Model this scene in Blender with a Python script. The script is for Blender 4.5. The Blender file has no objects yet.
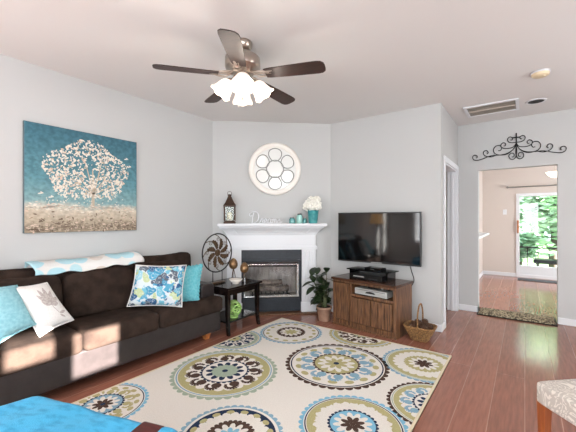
import bpy, bmesh, math, random
from mathutils import Vector, Matrix
PI = math.pi
rnd = random.Random(7)
SC = bpy.context.scene
COL = SC.collection

# ------------------------------------------------------------ camera, world, sun, lights, exposure
cd = bpy.data.cameras.new('camera')
cam = bpy.data.objects.new('camera', cd); COL.objects.link(cam)
cam.location = (0, 0, 1.35); cam.rotation_euler = (PI/2, 0, math.radians(36))
cd.sensor_width = 36; cd.lens = 326/576*36; cd.shift_y = 3/576; cd.clip_start = .05
SC.camera = cam
SC.view_settings.view_transform = 'Standard'; SC.view_settings.look = 'None'
SC.view_settings.gamma = 1; SC.view_settings.use_curve_mapping = False
SC.view_settings.exposure = -0.13

world = bpy.data.worlds.new('world'); SC.world = world; world.use_nodes = True
wb = world.node_tree.nodes['Background']
wb.inputs[0].default_value = (.80, .90, 1.0, 1); wb.inputs[1].default_value = 5.0

sd = bpy.data.lights.new('sun', 'SUN'); sd.energy = 105; sd.angle = math.radians(.5); sd.color = (1, .93, .86)
sun = bpy.data.objects.new('sun', sd); COL.objects.link(sun)
SUN_DIR = Vector((-5.4, 1.2, -1.35)).normalized()
sun.rotation_euler = SUN_DIR.to_track_quat('-Z', 'Y').to_euler()

def area(name, loc, aim, sx, sy, energy, color):
    l = bpy.data.lights.new(name, 'AREA'); l.shape = 'RECTANGLE'; l.size = sx; l.size_y = sy
    l.energy = energy; l.color = color
    o = bpy.data.objects.new(name, l); COL.objects.link(o); o.location = loc
    o.rotation_euler = Vector(aim).to_track_quat('-Z', 'Y').to_euler()
    return o
# daylight at the rear windows; added fill at right windows and beyond the doorway
area('rear_window_daylight', (-1.95, -2.12, 1.42), (0, 1, 0), 1.5, 1.5, 36, (.985, .995, 1))
area('rear_window_daylight', (.65, -2.12, 1.42), (0, 1, 0), 1.5, 1.5, 90, (.985, .995, 1))
area('right_window_fill', (2.52, -1.45, 1.42), (-1, 0, 0), 1.2, 1.5, 60, (.985, .995, 1))  # fill lamp at a window placed for the mirror to catch
area('right_window_fill', (2.52, 3.1, 1.42), (-1, 0, 0), 1.5, 1.5, 66, (.985, .995, 1))  # added together with its window to brighten the hall
area('back_room_fill', (2.9, 7.5, 1.5), (-1, 0, 0), 1.6, 1.8, 150, (.96, .985, 1))  # added fill lamp, the wall behind it has no window

# ------------------------------------------------------------ materials
def lin(c):
    c = c.lstrip('#'); v = [int(c[i:i+2], 16)/255 for i in (0, 2, 4)]
    return tuple((x/12.92 if x <= .04045 else ((x+.055)/1.055)**2.4) for x in v) + (1,)
def mat(name, col, rough=.5, metal=0, col2=None, nscale=20, stretch=(1, 1, 1), bump=0, bscale=None, spec=.5, sheen=0,
        emit=0, fac=(.35, .65), detail=3, coat=0):
    m = bpy.data.materials.new(name); m.use_nodes = True
    nt = m.node_tree; N = nt.nodes; L = nt.links; b = N['Principled BSDF']
    b.inputs['Base Color'].default_value = lin(col); b.inputs['Roughness'].default_value = rough
    b.inputs['Metallic'].default_value = metal; b.inputs['Specular IOR Level'].default_value = spec
    b.inputs['Coat Weight'].default_value = coat
    if sheen: b.inputs['Sheen Weight'].default_value = sheen
    if emit:
        b.inputs['Emission Color'].default_value = lin(col); b.inputs['Emission Strength'].default_value = emit
    if col2 or bump:
        tc = N.new('ShaderNodeTexCoord'); mp = N.new('ShaderNodeMapping'); mp.inputs['Scale'].default_value = stretch
        L.new(tc.outputs['Object'], mp.inputs[0])
    if col2:
        n = N.new('ShaderNodeTexNoise'); n.inputs['Scale'].default_value = nscale; n.inputs['Detail'].default_value = detail
        L.new(mp.outputs[0], n.inputs['Vector'])
        r = N.new('ShaderNodeValToRGB'); r.color_ramp.elements[0].color = lin(col); r.color_ramp.elements[1].color = lin(col2)
        r.color_ramp.elements[0].position, r.color_ramp.elements[1].position = fac
        L.new(n.outputs[0], r.inputs[0]); L.new(r.outputs[0], b.inputs['Base Color'])
    if bump:
        n2 = N.new('ShaderNodeTexNoise'); n2.inputs['Scale'].default_value = bscale or nscale*3; n2.inputs['Detail'].default_value = 2
        L.new(mp.outputs[0], n2.inputs['Vector'])
        bp = N.new('ShaderNodeBump'); bp.inputs['Strength'].default_value = bump; bp.inputs['Distance'].default_value = .01
        L.new(n2.outputs[0], bp.inputs['Height']); L.new(bp.outputs[0], b.inputs['Normal'])
    return m
def glass_mat(name, tint=(1, 1, 1, 1), gloss=.08):
    m = bpy.data.materials.new(name); m.use_nodes = True
    nt = m.node_tree; nt.nodes.clear(); N = nt.nodes.new
    o = N('ShaderNodeOutputMaterial'); t = N('ShaderNodeBsdfTransparent'); g = N('ShaderNodeBsdfGlossy'); x = N('ShaderNodeMixShader')
    t.inputs[0].default_value = tint; g.inputs['Roughness'].default_value = .02
    x.inputs[0].default_value = gloss
    nt.links.new(t.outputs[0], x.inputs[1]); nt.links.new(g.outputs[0], x.inputs[2]); nt.links.new(x.outputs[0], o.inputs[0])
    return m

def floor_mat():
    m = bpy.data.materials.new('plank_floor'); m.use_nodes = True
    nt = m.node_tree; N = nt.nodes; L = nt.links; b = N['Principled BSDF']
    tc = N.new('ShaderNodeTexCoord'); sp = N.new('ShaderNodeSeparateXYZ'); cb = N.new('ShaderNodeCombineXYZ')
    L.new(tc.outputs['Object'], sp.inputs[0]); L.new(sp.outputs[1], cb.inputs[0]); L.new(sp.outputs[0], cb.inputs[1])
    br = N.new('ShaderNodeTexBrick'); br.inputs['Scale'].default_value = 1; br.inputs['Brick Width'].default_value = 3.4
    br.inputs['Row Height'].default_value = .2; br.inputs['Mortar Size'].default_value = .0034; br.offset = .37
    br.inputs['Mortar Smooth'].default_value = .3; br.inputs['Bias'].default_value = 0
    br.inputs['Color1'].default_value = lin('#8e5e4e'); br.inputs['Color2'].default_value = lin('#a06c5a'); br.inputs['Mortar'].default_value = lin('#b08674')  # pale mortar tone paints the highlights along the plank edges
    L.new(cb.outputs[0], br.inputs['Vector'])
    mp = N.new('ShaderNodeMapping'); mp.inputs['Scale'].default_value = (26, 2.2, 1); L.new(tc.outputs['Object'], mp.inputs[0])
    n = N.new('ShaderNodeTexNoise'); n.inputs['Scale'].default_value = 2.2; n.inputs['Detail'].default_value = 5; L.new(mp.outputs[0], n.inputs['Vector'])
    r = N.new('ShaderNodeValToRGB'); r.color_ramp.elements[0].position = .3; r.color_ramp.elements[1].position = .72
    r.color_ramp.elements[0].color = (.80, .78, .77, 1); r.color_ramp.elements[1].color = (1.15, 1.13, 1.11, 1)
    L.new(n.outputs[0], r.inputs[0])
    mx = N.new('ShaderNodeMix'); mx.data_type = 'RGBA'; mx.blend_type = 'MULTIPLY'; mx.inputs[0].default_value = 1
    L.new(br.outputs['Color'], mx.inputs[6]); L.new(r.outputs[0], mx.inputs[7]); L.new(mx.outputs[2], b.inputs['Base Color'])
    b.inputs['Roughness'].default_value = .13; b.inputs['Specular IOR Level'].default_value = .5
    bp = N.new('ShaderNodeBump'); bp.inputs['Strength'].default_value = .5; bp.inputs['Distance'].default_value = .004; bp.invert = True
    L.new(br.outputs['Fac'], bp.inputs['Height'])
    bp2 = N.new('ShaderNodeBump'); bp2.inputs['Strength'].default_value = .10; bp2.inputs['Distance'].default_value = .01
    L.new(n.outputs[0], bp2.inputs['Height']); L.new(bp.outputs[0], bp2.inputs['Normal']); L.new(bp2.outputs[0], b.inputs['Normal'])
    return m

M = {}
M['wall'] = mat('grey_wall_paint', '#c1c3c3', .85, bump=.04, bscale=180, spec=.2)
M['beige_wall'] = mat('beige_wall_paint', '#cfc6bf', .85, bump=.04, bscale=180, spec=.2)
M['ceiling'] = mat('ceiling_paint', '#dddcdb', .9, bump=.12, bscale=160, spec=.1)
M['white'] = mat('white_trim_paint', '#dfe2e6', .4, spec=.4)
M['floor'] = floor_mat()
M['suede'] = mat('brown_microfibre', '#2b221e', .95, col2='#3b302a', nscale=9, bump=.25, bscale=60, spec=.1)
M['leather'] = mat('dark_brown_leather', '#2c2727', .32, col2='#342e2e', nscale=14, bump=.12, bscale=150)
M['oak'] = mat('honey_wood', '#a8653a', .4, col2='#c98249', nscale=6, stretch=(12, 12, 1))
M['espresso'] = mat('espresso_wood', '#120d0d', .16, col2='#1b1413', nscale=6, stretch=(2, 12, 12), spec=.6)
M['walnut'] = mat('walnut_wood', '#38231a', .4, col2='#8c6343', nscale=6, stretch=(14, 14, 1.0), bump=.15, detail=7, fac=(.36, .66))
M['walnut_top'] = mat('walnut_top_wood', '#3a261d', .2, col2='#57392a', nscale=5, stretch=(2, 18, 10))
M['mahogany'] = mat('mahogany_wood', '#451410', .4, col2='#581c16', nscale=6, stretch=(3, 14, 14))
M['black'] = mat('black_plastic', '#0e0e10', .3)
M['gloss_black'] = mat('gloss_black_plastic', '#08080a', .08)
M['screen'] = mat('dark_screen_glass', '#0b0c0e', .06, spec=.55)
M['silver'] = mat('silver_plastic', '#c7c9c8', .3, metal=.35)
M['nickel'] = mat('brushed_nickel', '#b7aca2', .28, metal=1)
M['iron'] = mat('black_wrought_iron', '#141416', .5, metal=.3)
M['bronze'] = mat('aged_bronze', '#4a3a2c', .42, metal=.7, col2='#6b5540', nscale=40)
M['gold'] = mat('bronze_egg_glaze', '#6a5038', .3, metal=.6, col2='#8d6e4c', nscale=30)
M['blade'] = mat('dark_fan_blade_wood', '#2a1a15', .5, col2='#38231c', nscale=5, stretch=(2, 14, 8))
M['shade'] = mat('lit_frosted_glass', '#fff3e6', .4, emit=.75)
M['slate'] = mat('slate_grey_metal', '#22282f', .42, col2='#282e36', nscale=30, spec=.4)
M['brick'] = mat('grey_firebrick', '#a39d97', .9, col2='#cfc8be', nscale=5, stretch=(5, 5, 1.4), bump=.2)
M['soot'] = mat('dark_grate_iron', '#1b1b1c', .6)
M['log'] = mat('charred_log', '#5c5048', .9, col2='#a3968a', nscale=14, bump=.5)
M['chrome'] = mat('polished_steel', '#d9dadb', .18, metal=.9)
M['glass'] = glass_mat('clear_glass', (1, 1, 1, 1), .03)
M['smoke_glass'] = glass_mat('smoked_glass', (.93, .93, .94, 1), .04)
M['thin_glass'] = glass_mat('thin_lantern_glass', (.97, .98, .97, 1), .008)
M['mirror'] = mat('pale_glare_glass', '#e6e8e6', .12, spec=.5)  # pale glossy colour stands in for the bright reflection, mirrors little
M['cream'] = mat('cream_painted_wood', '#ebe8e2', .4)
M['grey_line'] = mat('grey_leading', '#8f928f', .4, metal=.4)
M['lead'] = mat('grey_mirror_rim', '#858884', .5)
M['rug_cream'] = mat('rug_cream', '#dcd8d0', .97, col2='#e6e2db', nscale=120, bump=.3, bscale=400, spec=.05)
M['rug_olive'] = mat('rug_olive', '#aba476', .97, col2='#b9b286', nscale=120, bump=.3, bscale=400, spec=.05)
M['rug_sage'] = mat('rug_sage', '#9aa998', .97, col2='#a6b4a2', nscale=120, spec=.05)
M['rug_blue'] = mat('rug_light_blue', '#7fa3b8', .97, col2='#8fb0c2', nscale=120, spec=.05)
M['rug_navy'] = mat('rug_navy', '#2b3850', .97, spec=.05)
M['rug_brown'] = mat('rug_brown', '#4b3b34', .97, col2='#57463e', nscale=120, spec=.05)
M['rug_sky'] = mat('rug_bright_blue', '#80b6d0', .97, spec=.05)
M['rug_edge'] = mat('rug_binding', '#dccfb4', .97, spec=.05)
M['aqua'] = mat('aqua_cloth', '#7fb4c0', .95, col2='#95c6cf', nscale=45, bump=.2, bscale=120, sheen=.2, spec=.1)
M['turquoise'] = mat('turquoise_cloth', '#5fb0bd', .95, col2='#78c0ca', nscale=60, bump=.3, bscale=90, spec=.1)
M['linen'] = mat('white_linen', '#dcdad7', .95, col2='#e5e3e0', nscale=90, bump=.1, bscale=300, spec=.1)
M['leaf_print'] = mat('grey_leaf_print', '#a69c98', .95, col2='#c4bcb8', nscale=80, spec=.1)
M['plush'] = mat('blue_plush', '#2f93c2', .92, col2='#46aedb', nscale=16, bump=.4, bscale=160, sheen=.12, spec=.1, stretch=(1, 2, 1), fac=(.3, .55))
M['terracotta'] = mat('tan_clay_pot', '#a07f6b', .75, col2='#ad8c77', nscale=20)
M['soil'] = mat('dark_soil', '#2c221c', 1)
M['leaf'] = mat('glossy_dark_leaf', '#16240f', .35, col2='#2b3f22', nscale=12)
M['wicker'] = mat('woven_wicker', '#5a3c25', .7, col2='#b58a55', nscale=70, stretch=(1, 1, 3), bump=.9, bscale=90)
M['cone'] = mat('brown_pine_cone', '#4a3326', .85, col2='#6b4e3b', nscale=60, bump=.6)
M['teal_glass'] = mat('teal_glass', '#4a8f90', .12, col2='#74b0ae', nscale=18, spec=.6)
M['pale_teal'] = mat('pale_teal_glass', '#9fd0c8', .12, spec=.6)
M['zinc'] = mat('zinc_lid', '#55585a', .35, metal=.8)
M['teal_pot'] = mat('teal_painted_tin', '#358a8f', .35, col2='#55a3a5', nscale=22)
M['petal'] = mat('white_petals', '#eeece2', .8, col2='#f7f6ef', nscale=60)
M['foliage'] = mat('dull_green_foliage', '#4b5238', .7, col2='#5e6647', nscale=40)
M['rust'] = mat('dark_bronze_tin', '#3a2a22', .5, metal=.4, col2='#4d382c', nscale=50)
M['wax'] = mat('ivory_wax', '#e8e2cf', .5)
M['green_glaze'] = mat('lime_green_glaze', '#8fbf62', .2, col2='#a9d07e', nscale=12)
M['dish'] = mat('white_glazed_ceramic', '#e6e2da', .2)
M['damask'] = None
M['chair_wood'] = mat('orange_stained_wood', '#8c4a26', .3, col2='#a55d33', nscale=6, stretch=(10, 10, 1))
M['shag'] = mat('tan_and_black_shag', '#4a4238', 1, col2='#c2b498', nscale=46, detail=4, fac=(.42, .6), bump=.9, bscale=120, spec=.05)
M['shag_edge'] = mat('black_mat_binding', '#1f1d1c', .95)
M['dark_mat'] = mat('charcoal_mat', '#3c4245', .95, col2='#4b5053', nscale=60)
M['beige_plastic'] = mat('cream_plastic', '#e0cfae', .4)
M['vent_dark'] = mat('vent_duct_dark', '#a39b92', .9)
M['vent_slat'] = mat('vent_slat_metal', '#c4bcb2', .5)
M['canister'] = mat('unlit_can_black', '#0a0a0a', .6)
M['wire'] = mat('black_cable', '#1c1c1e', .5)
M['deck'] = mat('weathered_deck', '#8f8a84', .8, col2='#a6a19a', nscale=8, stretch=(1, 20, 1))
M['tree_leaf'] = mat('tree_leaf_green', '#7fae86', .7, col2='#b0d0ab', nscale=1.2)
M['tree_leaf_light'] = mat('tree_leaf_light_green', '#a6cba4', .7, col2='#cde3c6', nscale=1.2)
M['bark'] = mat('grey_bark', '#5b5047', .9)
M['lamp_shade'] = mat('lit_cream_lampshade', '#ffc98a', .7, emit=2.0)
M['pendant'] = mat('lit_white_glass_bowl', '#fff6ea', .4, emit=1.4)
M['grass'] = mat('lawn_green', '#567a48', 1, col2='#6d9058', nscale=3)

def damask_mat():
    m = mat('cream_damask_fabric', '#cfc6bb', .9, spec=.1)
    nt = m.node_tree; N = nt.nodes; L = nt.links; b = N['Principled BSDF']
    tc = N.new('ShaderNodeTexCoord'); n = N.new('ShaderNodeTexNoise'); n.inputs['Scale'].default_value = 8; n.inputs['Distortion'].default_value = 2.0
    L.new(tc.outputs['Object'], n.inputs['Vector'])
    w = N.new('ShaderNodeMath'); w.operation = 'MULTIPLY'; w.inputs[1].default_value = 46; L.new(n.outputs[0], w.inputs[0])
    s = N.new('ShaderNodeMath'); s.operation = 'SINE'; L.new(w.outputs[0], s.inputs[0])
    r = N.new('ShaderNodeValToRGB'); r.color_ramp.elements[0].color = lin('#bcb4ac'); r.color_ramp.elements[1].color = lin('#dfd8cf')
    r.color_ramp.elements[0].position = .2; r.color_ramp.elements[1].position = .6
    L.new(s.outputs[0], r.inputs[0]); L.new(r.outputs[0], b.inputs['Base Color'])
    return m
M['damask'] = damask_mat()
def spots_mat(name, base, ramp, scale, ring=True):
    """cloth printed with round medallions or flowers (voronoi cells coloured at random)"""
    m = mat(name, base, .95, spec=.1)
    nt = m.node_tree; N = nt.nodes; L = nt.links; b = N['Principled BSDF']
    tc = N.new('ShaderNodeTexCoord'); v = N.new('ShaderNodeTexVoronoi'); v.inputs['Scale'].default_value = scale; v.inputs['Randomness'].default_value = .6 if ring else .9
    if not ring:
        nz = N.new('ShaderNodeTexNoise'); nz.inputs['Scale'].default_value = 14; L.new(tc.outputs['Object'], nz.inputs['Vector'])
        mxv = N.new('ShaderNodeMix'); mxv.data_type = 'RGBA'; mxv.inputs[0].default_value = .12
        L.new(tc.outputs['Object'], mxv.inputs[6]); L.new(nz.outputs[1], mxv.inputs[7]); L.new(mxv.outputs[2], v.inputs['Vector'])
    else: L.new(tc.outputs['Object'], v.inputs['Vector'])
    sep = N.new('ShaderNodeSeparateColor'); L.new(v.outputs['Color'], sep.inputs[0])
    r = N.new('ShaderNodeValToRGB'); r.color_ramp.interpolation = 'CONSTANT'
    while len(r.color_ramp.elements) < len(ramp): r.color_ramp.elements.new(.5)
    for i, c in enumerate(ramp):
        r.color_ramp.elements[i].position = i/len(ramp); r.color_ramp.elements[i].color = lin(c)
    L.new(sep.outputs[0], r.inputs[0])
    r2 = N.new('ShaderNodeValToRGB'); e = r2.color_ramp.elements
    if ring: st = [(.52, 1), (.56, 0)]
    else: st = [(0, .1), (.08, 1), (.24, 1), (.28, .2), (.34, 1), (.60, .95), (.66, .15)]
    while len(e) < len(st): e.new(.5)
    for q_, (p_, c_) in zip(e, st): q_.position = p_; q_.color = (c_, c_, c_, 1)
    L.new(v.outputs['Distance'], r2.inputs[0])
    mx = N.new('ShaderNodeMix'); mx.data_type = 'RGBA'; mx.inputs[6].default_value = lin(base)
    L.new(r2.outputs[0], mx.inputs[0]); L.new(r.outputs[0], mx.inputs[7]); L.new(mx.outputs[2], b.inputs['Base Color'])
    return m
M['throw_print'] = spots_mat('white_medallion_throw', '#dededc', ['#dededc', '#aed5df', '#cbc2b8', '#d3ccc4', '#b4d8e0'], 7)
M['floral'] = spots_mat('floral_cloth', '#d6dde0', ['#3f8fb2', '#6fb3c9', '#b9c79a', '#2b5b86', '#8fc4d4', '#56616f', '#4f9dbd'], 17, ring=False)

def canvas_mat():
    """painted canvas: teal upper part, pale meadow below (local y 0..W, z 0..H)"""
    m = mat('painted_canvas', '#4c7f8f', .8, spec=.15)
    nt = m.node_tree; N = nt.nodes; L = nt.links; b = N['Principled BSDF']
    tc = N.new('ShaderNodeTexCoord'); sp = N.new('ShaderNodeSeparateXYZ'); L.new(tc.outputs['Object'], sp.inputs[0])
    n = N.new('ShaderNodeTexNoise'); n.inputs['Scale'].default_value = 9; n.inputs['Detail'].default_value = 6; L.new(tc.outputs['Object'], n.inputs['Vector'])
    a = N.new('ShaderNodeMath'); a.operation = 'MULTIPLY_ADD'; a.inputs[1].default_value = .10; L.new(n.outputs[0], a.inputs[0]); L.new(sp.outputs[2], a.inputs[2])
    r = N.new('ShaderNodeValToRGB'); cr = r.color_ramp
    st = [(0, '#8f806f'), (.05, '#a99a86'), (.10, '#8d7f70'), (.16, '#b7aa96'), (.26, '#c9bfae'), (.30, '#b9bdb4'), (.34, '#83a6aa'), (.55, '#5f8d98'), (1, '#456f7e')]
    while len(cr.elements) < len(st): cr.elements.new(.5)
    for e, (p, c) in zip(cr.elements, st): e.position = p; e.color = lin(c)
    L.new(a.outputs[0], r.inputs[0])
    n2 = N.new('ShaderNodeTexNoise'); n2.inputs['Scale'].default_value = 26; n2.inputs['Detail'].default_value = 5
    mp = N.new('ShaderNodeMapping'); mp.inputs['Scale'].default_value = (1, 1, 1.2); L.new(tc.outputs['Object'], mp.inputs[0]); L.new(mp.outputs[0], n2.inputs['Vector'])
    r3 = N.new('ShaderNodeValToRGB'); r3.color_ramp.elements[0].position = .35; r3.color_ramp.elements[1].position = .65
    r3.color_ramp.elements[0].color = (.78, .78, .78, 1); r3.color_ramp.elements[1].color = (1.12, 1.12, 1.12, 1); L.new(n2.outputs[0], r3.inputs[0])
    mx = N.new('ShaderNodeMix'); mx.data_type = 'RGBA'; mx.blend_type = 'MULTIPLY'; mx.inputs[0].default_value = 1
    L.new(r.outputs[0], mx.inputs[6]); L.new(r3.outputs[0], mx.inputs[7]); L.new(mx.outputs[2], b.inputs['Base Color'])
    return m
M['canvas'] = canvas_mat()
M['dab_white'] = mat('white_paint_dabs', '#ded8cb', .8)
M['dab_beige'] = mat('beige_paint_dabs', '#b9ab97', .8)
M['dab_pink'] = mat('pale_pink_paint_dabs', '#d5c0ae', .8)
M['dab_brown'] = mat('brown_paint_dabs', '#6d5c4e', .8)
M['canvas_edge'] = mat('canvas_edge_grey', '#5a6a70', .8)

# ------------------------------------------------------------ mesh helpers
class MB:
    def __init__(s): s.v = []; s.f = []; s.m = []; s.sm = []
    def add(s, vs, fs, mi=0, X=None, smooth=False):
        o = len(s.v)
        for p in vs: s.v.append(tuple(X @ Vector(p)) if X else tuple(p))
        for f in fs: s.f.append([i+o for i in f]); s.m.append(mi); s.sm.append(smooth)
        return s
    def box(s, lo, hi, mi=0, X=None):
        (a, b, c), (d, e, f) = lo, hi
        v = [(a, b, c), (d, b, c), (d, e, c), (a, e, c), (a, b, f), (d, b, f), (d, e, f), (a, e, f)]
        return s.add(v, [(0, 3, 2, 1), (4, 5, 6, 7), (0, 1, 5, 4), (1, 2, 6, 5), (2, 3, 7, 6), (3, 0, 4, 7)], mi, X)
    def taper(s, lo, hi, base, top, mi=0, X=None):
        """frustum: base=(x0,y0,x1,y1) at z lo, top likewise at z hi"""
        a, b, c, d = base; e, f, g, h = top
        v = [(a, b, lo), (c, b, lo), (c, d, lo), (a, d, lo), (e, f, hi), (g, f, hi), (g, h, hi), (e, h, hi)]
        return s.add(v, [(0, 3, 2, 1), (4, 5, 6, 7), (0, 1, 5, 4), (1, 2, 6, 5), (2, 3, 7, 6), (3, 0, 4, 7)], mi, X)
    def tube(s, pts, r, n=8, mi=0, X=None, closed=False):
        pts = [Vector(p) for p in pts]; k = len(pts)
        rs = r if isinstance(r, (list, tuple)) else [r]*k
        vs = []; up = None
        for i, p in enumerate(pts):
            if closed: t = pts[(i+1) % k]-pts[i-1]
            else: t = pts[min(i+1, k-1)]-pts[max(i-1, 0)]
            if t.length < 1e-9: t = Vector((0, 0, 1))
            t.normalize()
            if up is None:
                up = Vector((0, 0, 1)) if abs(t.z) < .9 else Vector((1, 0, 0))
            a = t.cross(up)
            if a.length < 1e-4: a = t.orthogonal()
            a.normalize(); b = a.cross(t); up = b
            for j in range(n):
                q = 2*PI*j/n; vs.append(p+(a*math.cos(q)+b*math.sin(q))*rs[i])
        fs = []
        for i in range(k if closed else k-1):
            i2 = (i+1) % k
            for j in range(n):
                j2 = (j+1) % n; fs.append((i*n+j, i*n+j2, i2*n+j2, i2*n+j))
        if not closed: fs += [tuple(range(n))[::-1], tuple((k-1)*n+j for j in range(n))]
        return s.add(vs, fs, mi, X, True)
    def lathe(s, prof, c=(0, 0, 0), n=24, mi=0, X=None):
        vs = []; k = len(prof)
        for r, z in prof:
            for j in range(n):
                q = 2*PI*j/n; vs.append((c[0]+max(r, 1e-5)*math.cos(q), c[1]+max(r, 1e-5)*math.sin(q), c[2]+z))
        fs = [(i*n+j, i*n+(j+1) % n, (i+1)*n+(j+1) % n, (i+1)*n+j) for i in range(k-1) for j in range(n)]
        return s.add(vs, fs, mi, X, True)
    def ball(s, c, r, nu=16, nv=10, mi=0, X=None, p=2):
        r = (r, r, r) if not isinstance(r, (tuple, list)) else r
        vs = [];
        def e(a): return math.copysign(abs(a)**(2/p), a)
        for i in range(nv+1):
            t = -PI/2+PI*i/nv
            for j in range(nu):
                q = 2*PI*j/nu
                vs.append((c[0]+r[0]*e(math.cos(t))*e(math.cos(q)), c[1]+r[1]*e(math.cos(t))*e(math.sin(q)), c[2]+r[2]*e(math.sin(t))))
        fs = [(i*nu+j, i*nu+(j+1) % nu, (i+1)*nu+(j+1) % nu, (i+1)*nu+j) for i in range(nv) for j in range(nu)]
        return s.add(vs, fs, mi, X, True)
    def soft(s, lo, hi, p=7, d=10, mi=0, X=None):
        """a box with softly rounded faces (superellipsoid on a cube grid)"""
        c = [(lo[i]+hi[i])/2 for i in range(3)]; h = [(hi[i]-lo[i])/2 for i in range(3)]
        for ax in range(3):
            for sg in (-1, 1):
                vs = []; fs = []
                for i in range(d+1):
                    for j in range(d+1):
                        q = [0, 0, 0]; q[ax] = sg; q[(ax+1) % 3] = math.sin((2*i/d-1)*PI/2); q[(ax+2) % 3] = math.sin((2*j/d-1)*PI/2)*sg
                        k = sum(abs(t)**p for t in q)**(1/p)
                        vs.append(tuple(c[t]+h[t]*q[t]/k for t in range(3)))
                for i in range(d):
                    for j in range(d): fs.append((i*(d+1)+j, (i+1)*(d+1)+j, (i+1)*(d+1)+j+1, i*(d+1)+j+1))
                s.add(vs, fs, mi, X, True)
        return s
    def prism(s, poly, z0, z1, mi=0, X=None):
        n = len(poly)
        v = [(x, y, z0) for x, y in poly]+[(x, y, z1) for x, y in poly]
        return s.add(v, [tuple(range(n))[::-1], tuple(range(n, 2*n))]+[(i, (i+1) % n, n+(i+1) % n, n+i) for i in range(n)], mi, X)
    def grid(s, fn, nu, nv, mi=0, X=None):
        vs = [fn(i/nu, j/nv) for i in range(nu+1) for j in range(nv+1)]
        fs = [(i*(nv+1)+j, (i+1)*(nv+1)+j, (i+1)*(nv+1)+j+1, i*(nv+1)+j+1) for i in range(nu) for j in range(nv)]
        return s.add(vs, fs, mi, X, True)
    def build(s, name, mats, parent=None, local=False, bevel=0, seg=2, smooth=None, loc=None, merge=0, solid=0):
        """link everything collected so far as ONE mesh object. Points are in world space unless local=True."""
        if not isinstance(mats, (list, tuple)): mats = [mats]
        off = Vector((0, 0, 0))
        if not local:
            q = parent
            while q: off += q.location; q = q.parent
        if loc: off += Vector(loc)
        me = bpy.data.meshes.new(name)
        me.from_pydata([tuple(Vector(p)-off) for p in s.v], [], s.f); me.update()
        for m in mats: me.materials.append(m if not isinstance(m, str) else M[m])
        for p, mi, sm in zip(me.polygons, s.m, s.sm):
            p.material_index = mi; p.use_smooth = sm if smooth is None else smooth
        b = bmesh.new(); b.from_mesh(me)
        if merge: bmesh.ops.remove_doubles(b, verts=b.verts, dist=merge)
        bmesh.ops.recalc_face_normals(b, faces=b.faces); b.to_mesh(me); b.free()
        o = bpy.data.objects.new(name, me); COL.objects.link(o)
        if parent: o.parent = parent
        if loc: o.location = loc
        if bevel:
            d = o.modifiers.new('bevel', 'BEVEL'); d.width = bevel; d.segments = seg; d.limit_method = 'ANGLE'; d.angle_limit = .6
        if solid:
            d = o.modifiers.new('solid', 'SOLIDIFY'); d.thickness = solid; d.offset = 0
        return o

def tag(o, label=None, cat=None, group=None, kind=None):
    for k, v in (('label', label), ('category', cat), ('group', group), ('kind', kind)):
        if v: o[k] = v
    return o
def thing(name, label, cat, loc=(0, 0, 0), rotz=0, group=None):
    o = bpy.data.objects.new(name, None); COL.objects.link(o); o.empty_display_size = .1
    o.location = loc; o.rotation_euler = (0, 0, rotz)
    return tag(o, label, cat, group)
def struct(name, mb, mats, **k): return tag(mb.build(name, mats, **k), kind='structure')
def X4(loc=(0, 0, 0), rz=0, rx=0, ry=0, sc=1):
    return Matrix.Translation(loc) @ Matrix.Rotation(rz, 4, 'Z') @ Matrix.Rotation(ry, 4, 'Y') @ Matrix.Rotation(rx, 4, 'X') @ Matrix.Scale(sc, 4)
def smooth_path(pts, k=6):
    P = [Vector(p) for p in pts]; out = []
    for i in range(len(P)-1):
        a = P[max(i-1, 0)]; b = P[i]; c = P[i+1]; d = P[min(i+2, len(P)-1)]
        for j in range(k):
            t = j/k
            out.append(.5*((2*b)+(c-a)*t+(2*a-5*b+4*c-d)*t*t+(-a+3*b-3*c+d)*t**3))
    out.append(P[-1]); return out

# ------------------------------------------------------------ the setting
HC = 2.74
XL, XR, YR = -3.57, 2.6, -2.2
YT, YH, YF = 4.23, 5.44, 9.3
XC = -.81
FA = Vector((-3.57, 3.10, 0)); FU = Vector((.74709, .66473, 0)); FN = Vector((.66473, -.74709, 0)); FL = 1.70
FROT = math.atan2(FU.y, FU.x)
def fp(s, off, z): return tuple(FA+FU*s+FN*off+Vector((0, 0, z)))
FX = Matrix.Translation(FA) @ Matrix.Rotation(FROT, 4, 'Z')          # local: x along the wall, -y into the room

struct('floor', MB().box((XL-.12, YR-.12, -.1), (3.2, YF+.06, 0)), 'floor')
struct('ceiling', MB().box((XL-.12, YR-.12, HC), (3.2, YF+.12, HC+.1)), 'ceiling')
struct('wall_left', MB().box((XL-.12, YR-.12, 0), (XL, 3.10, HC)), 'wall')
w = MB()
for a, b, c, d in ((0, FL, .92, HC), (0, FL, 0, .08), (0, .42, .08, .92), (1.24, FL, .08, .92)):
    w.box((a, 0, c), (b, .12, d), X=FX)
struct('wall_fireplace', w, 'wall')
struct('wall_television', MB().box((-2.32, YT, 0), (XC, YT+.12, HC)), 'wall')
# return wall with the open side doorway
D0, D1, DH = 4.44, 5.33, 2.06
w = MB().box((XC-.12, YT+.12, 0), (XC, D0, HC)).box((XC-.12, D1, 0), (XC, YH, HC)).box((XC-.12, D0, DH), (XC, D1, HC))
struct('wall_return', w, 'wall')
OX0, OX1, OZ = -.545, .343, 2.056
w = MB().box((XC-.12, YH, 0), (OX0, YH+.12, HC)).box((OX1, YH, 0), (3.2, YH+.12, HC)).box((OX0, YH, OZ), (OX1, YH+.12, HC))
struct('wall_hall', w, 'wall')
# small dim room behind the side doorway
w = MB().box((-2.4, YT+.12, 0), (-2.28, YH+.12, HC)).box((-2.4, YH+.0, 0), (XC-.12, YH+.12, HC))
struct('wall_side_room', w, 'beige_wall')
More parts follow.
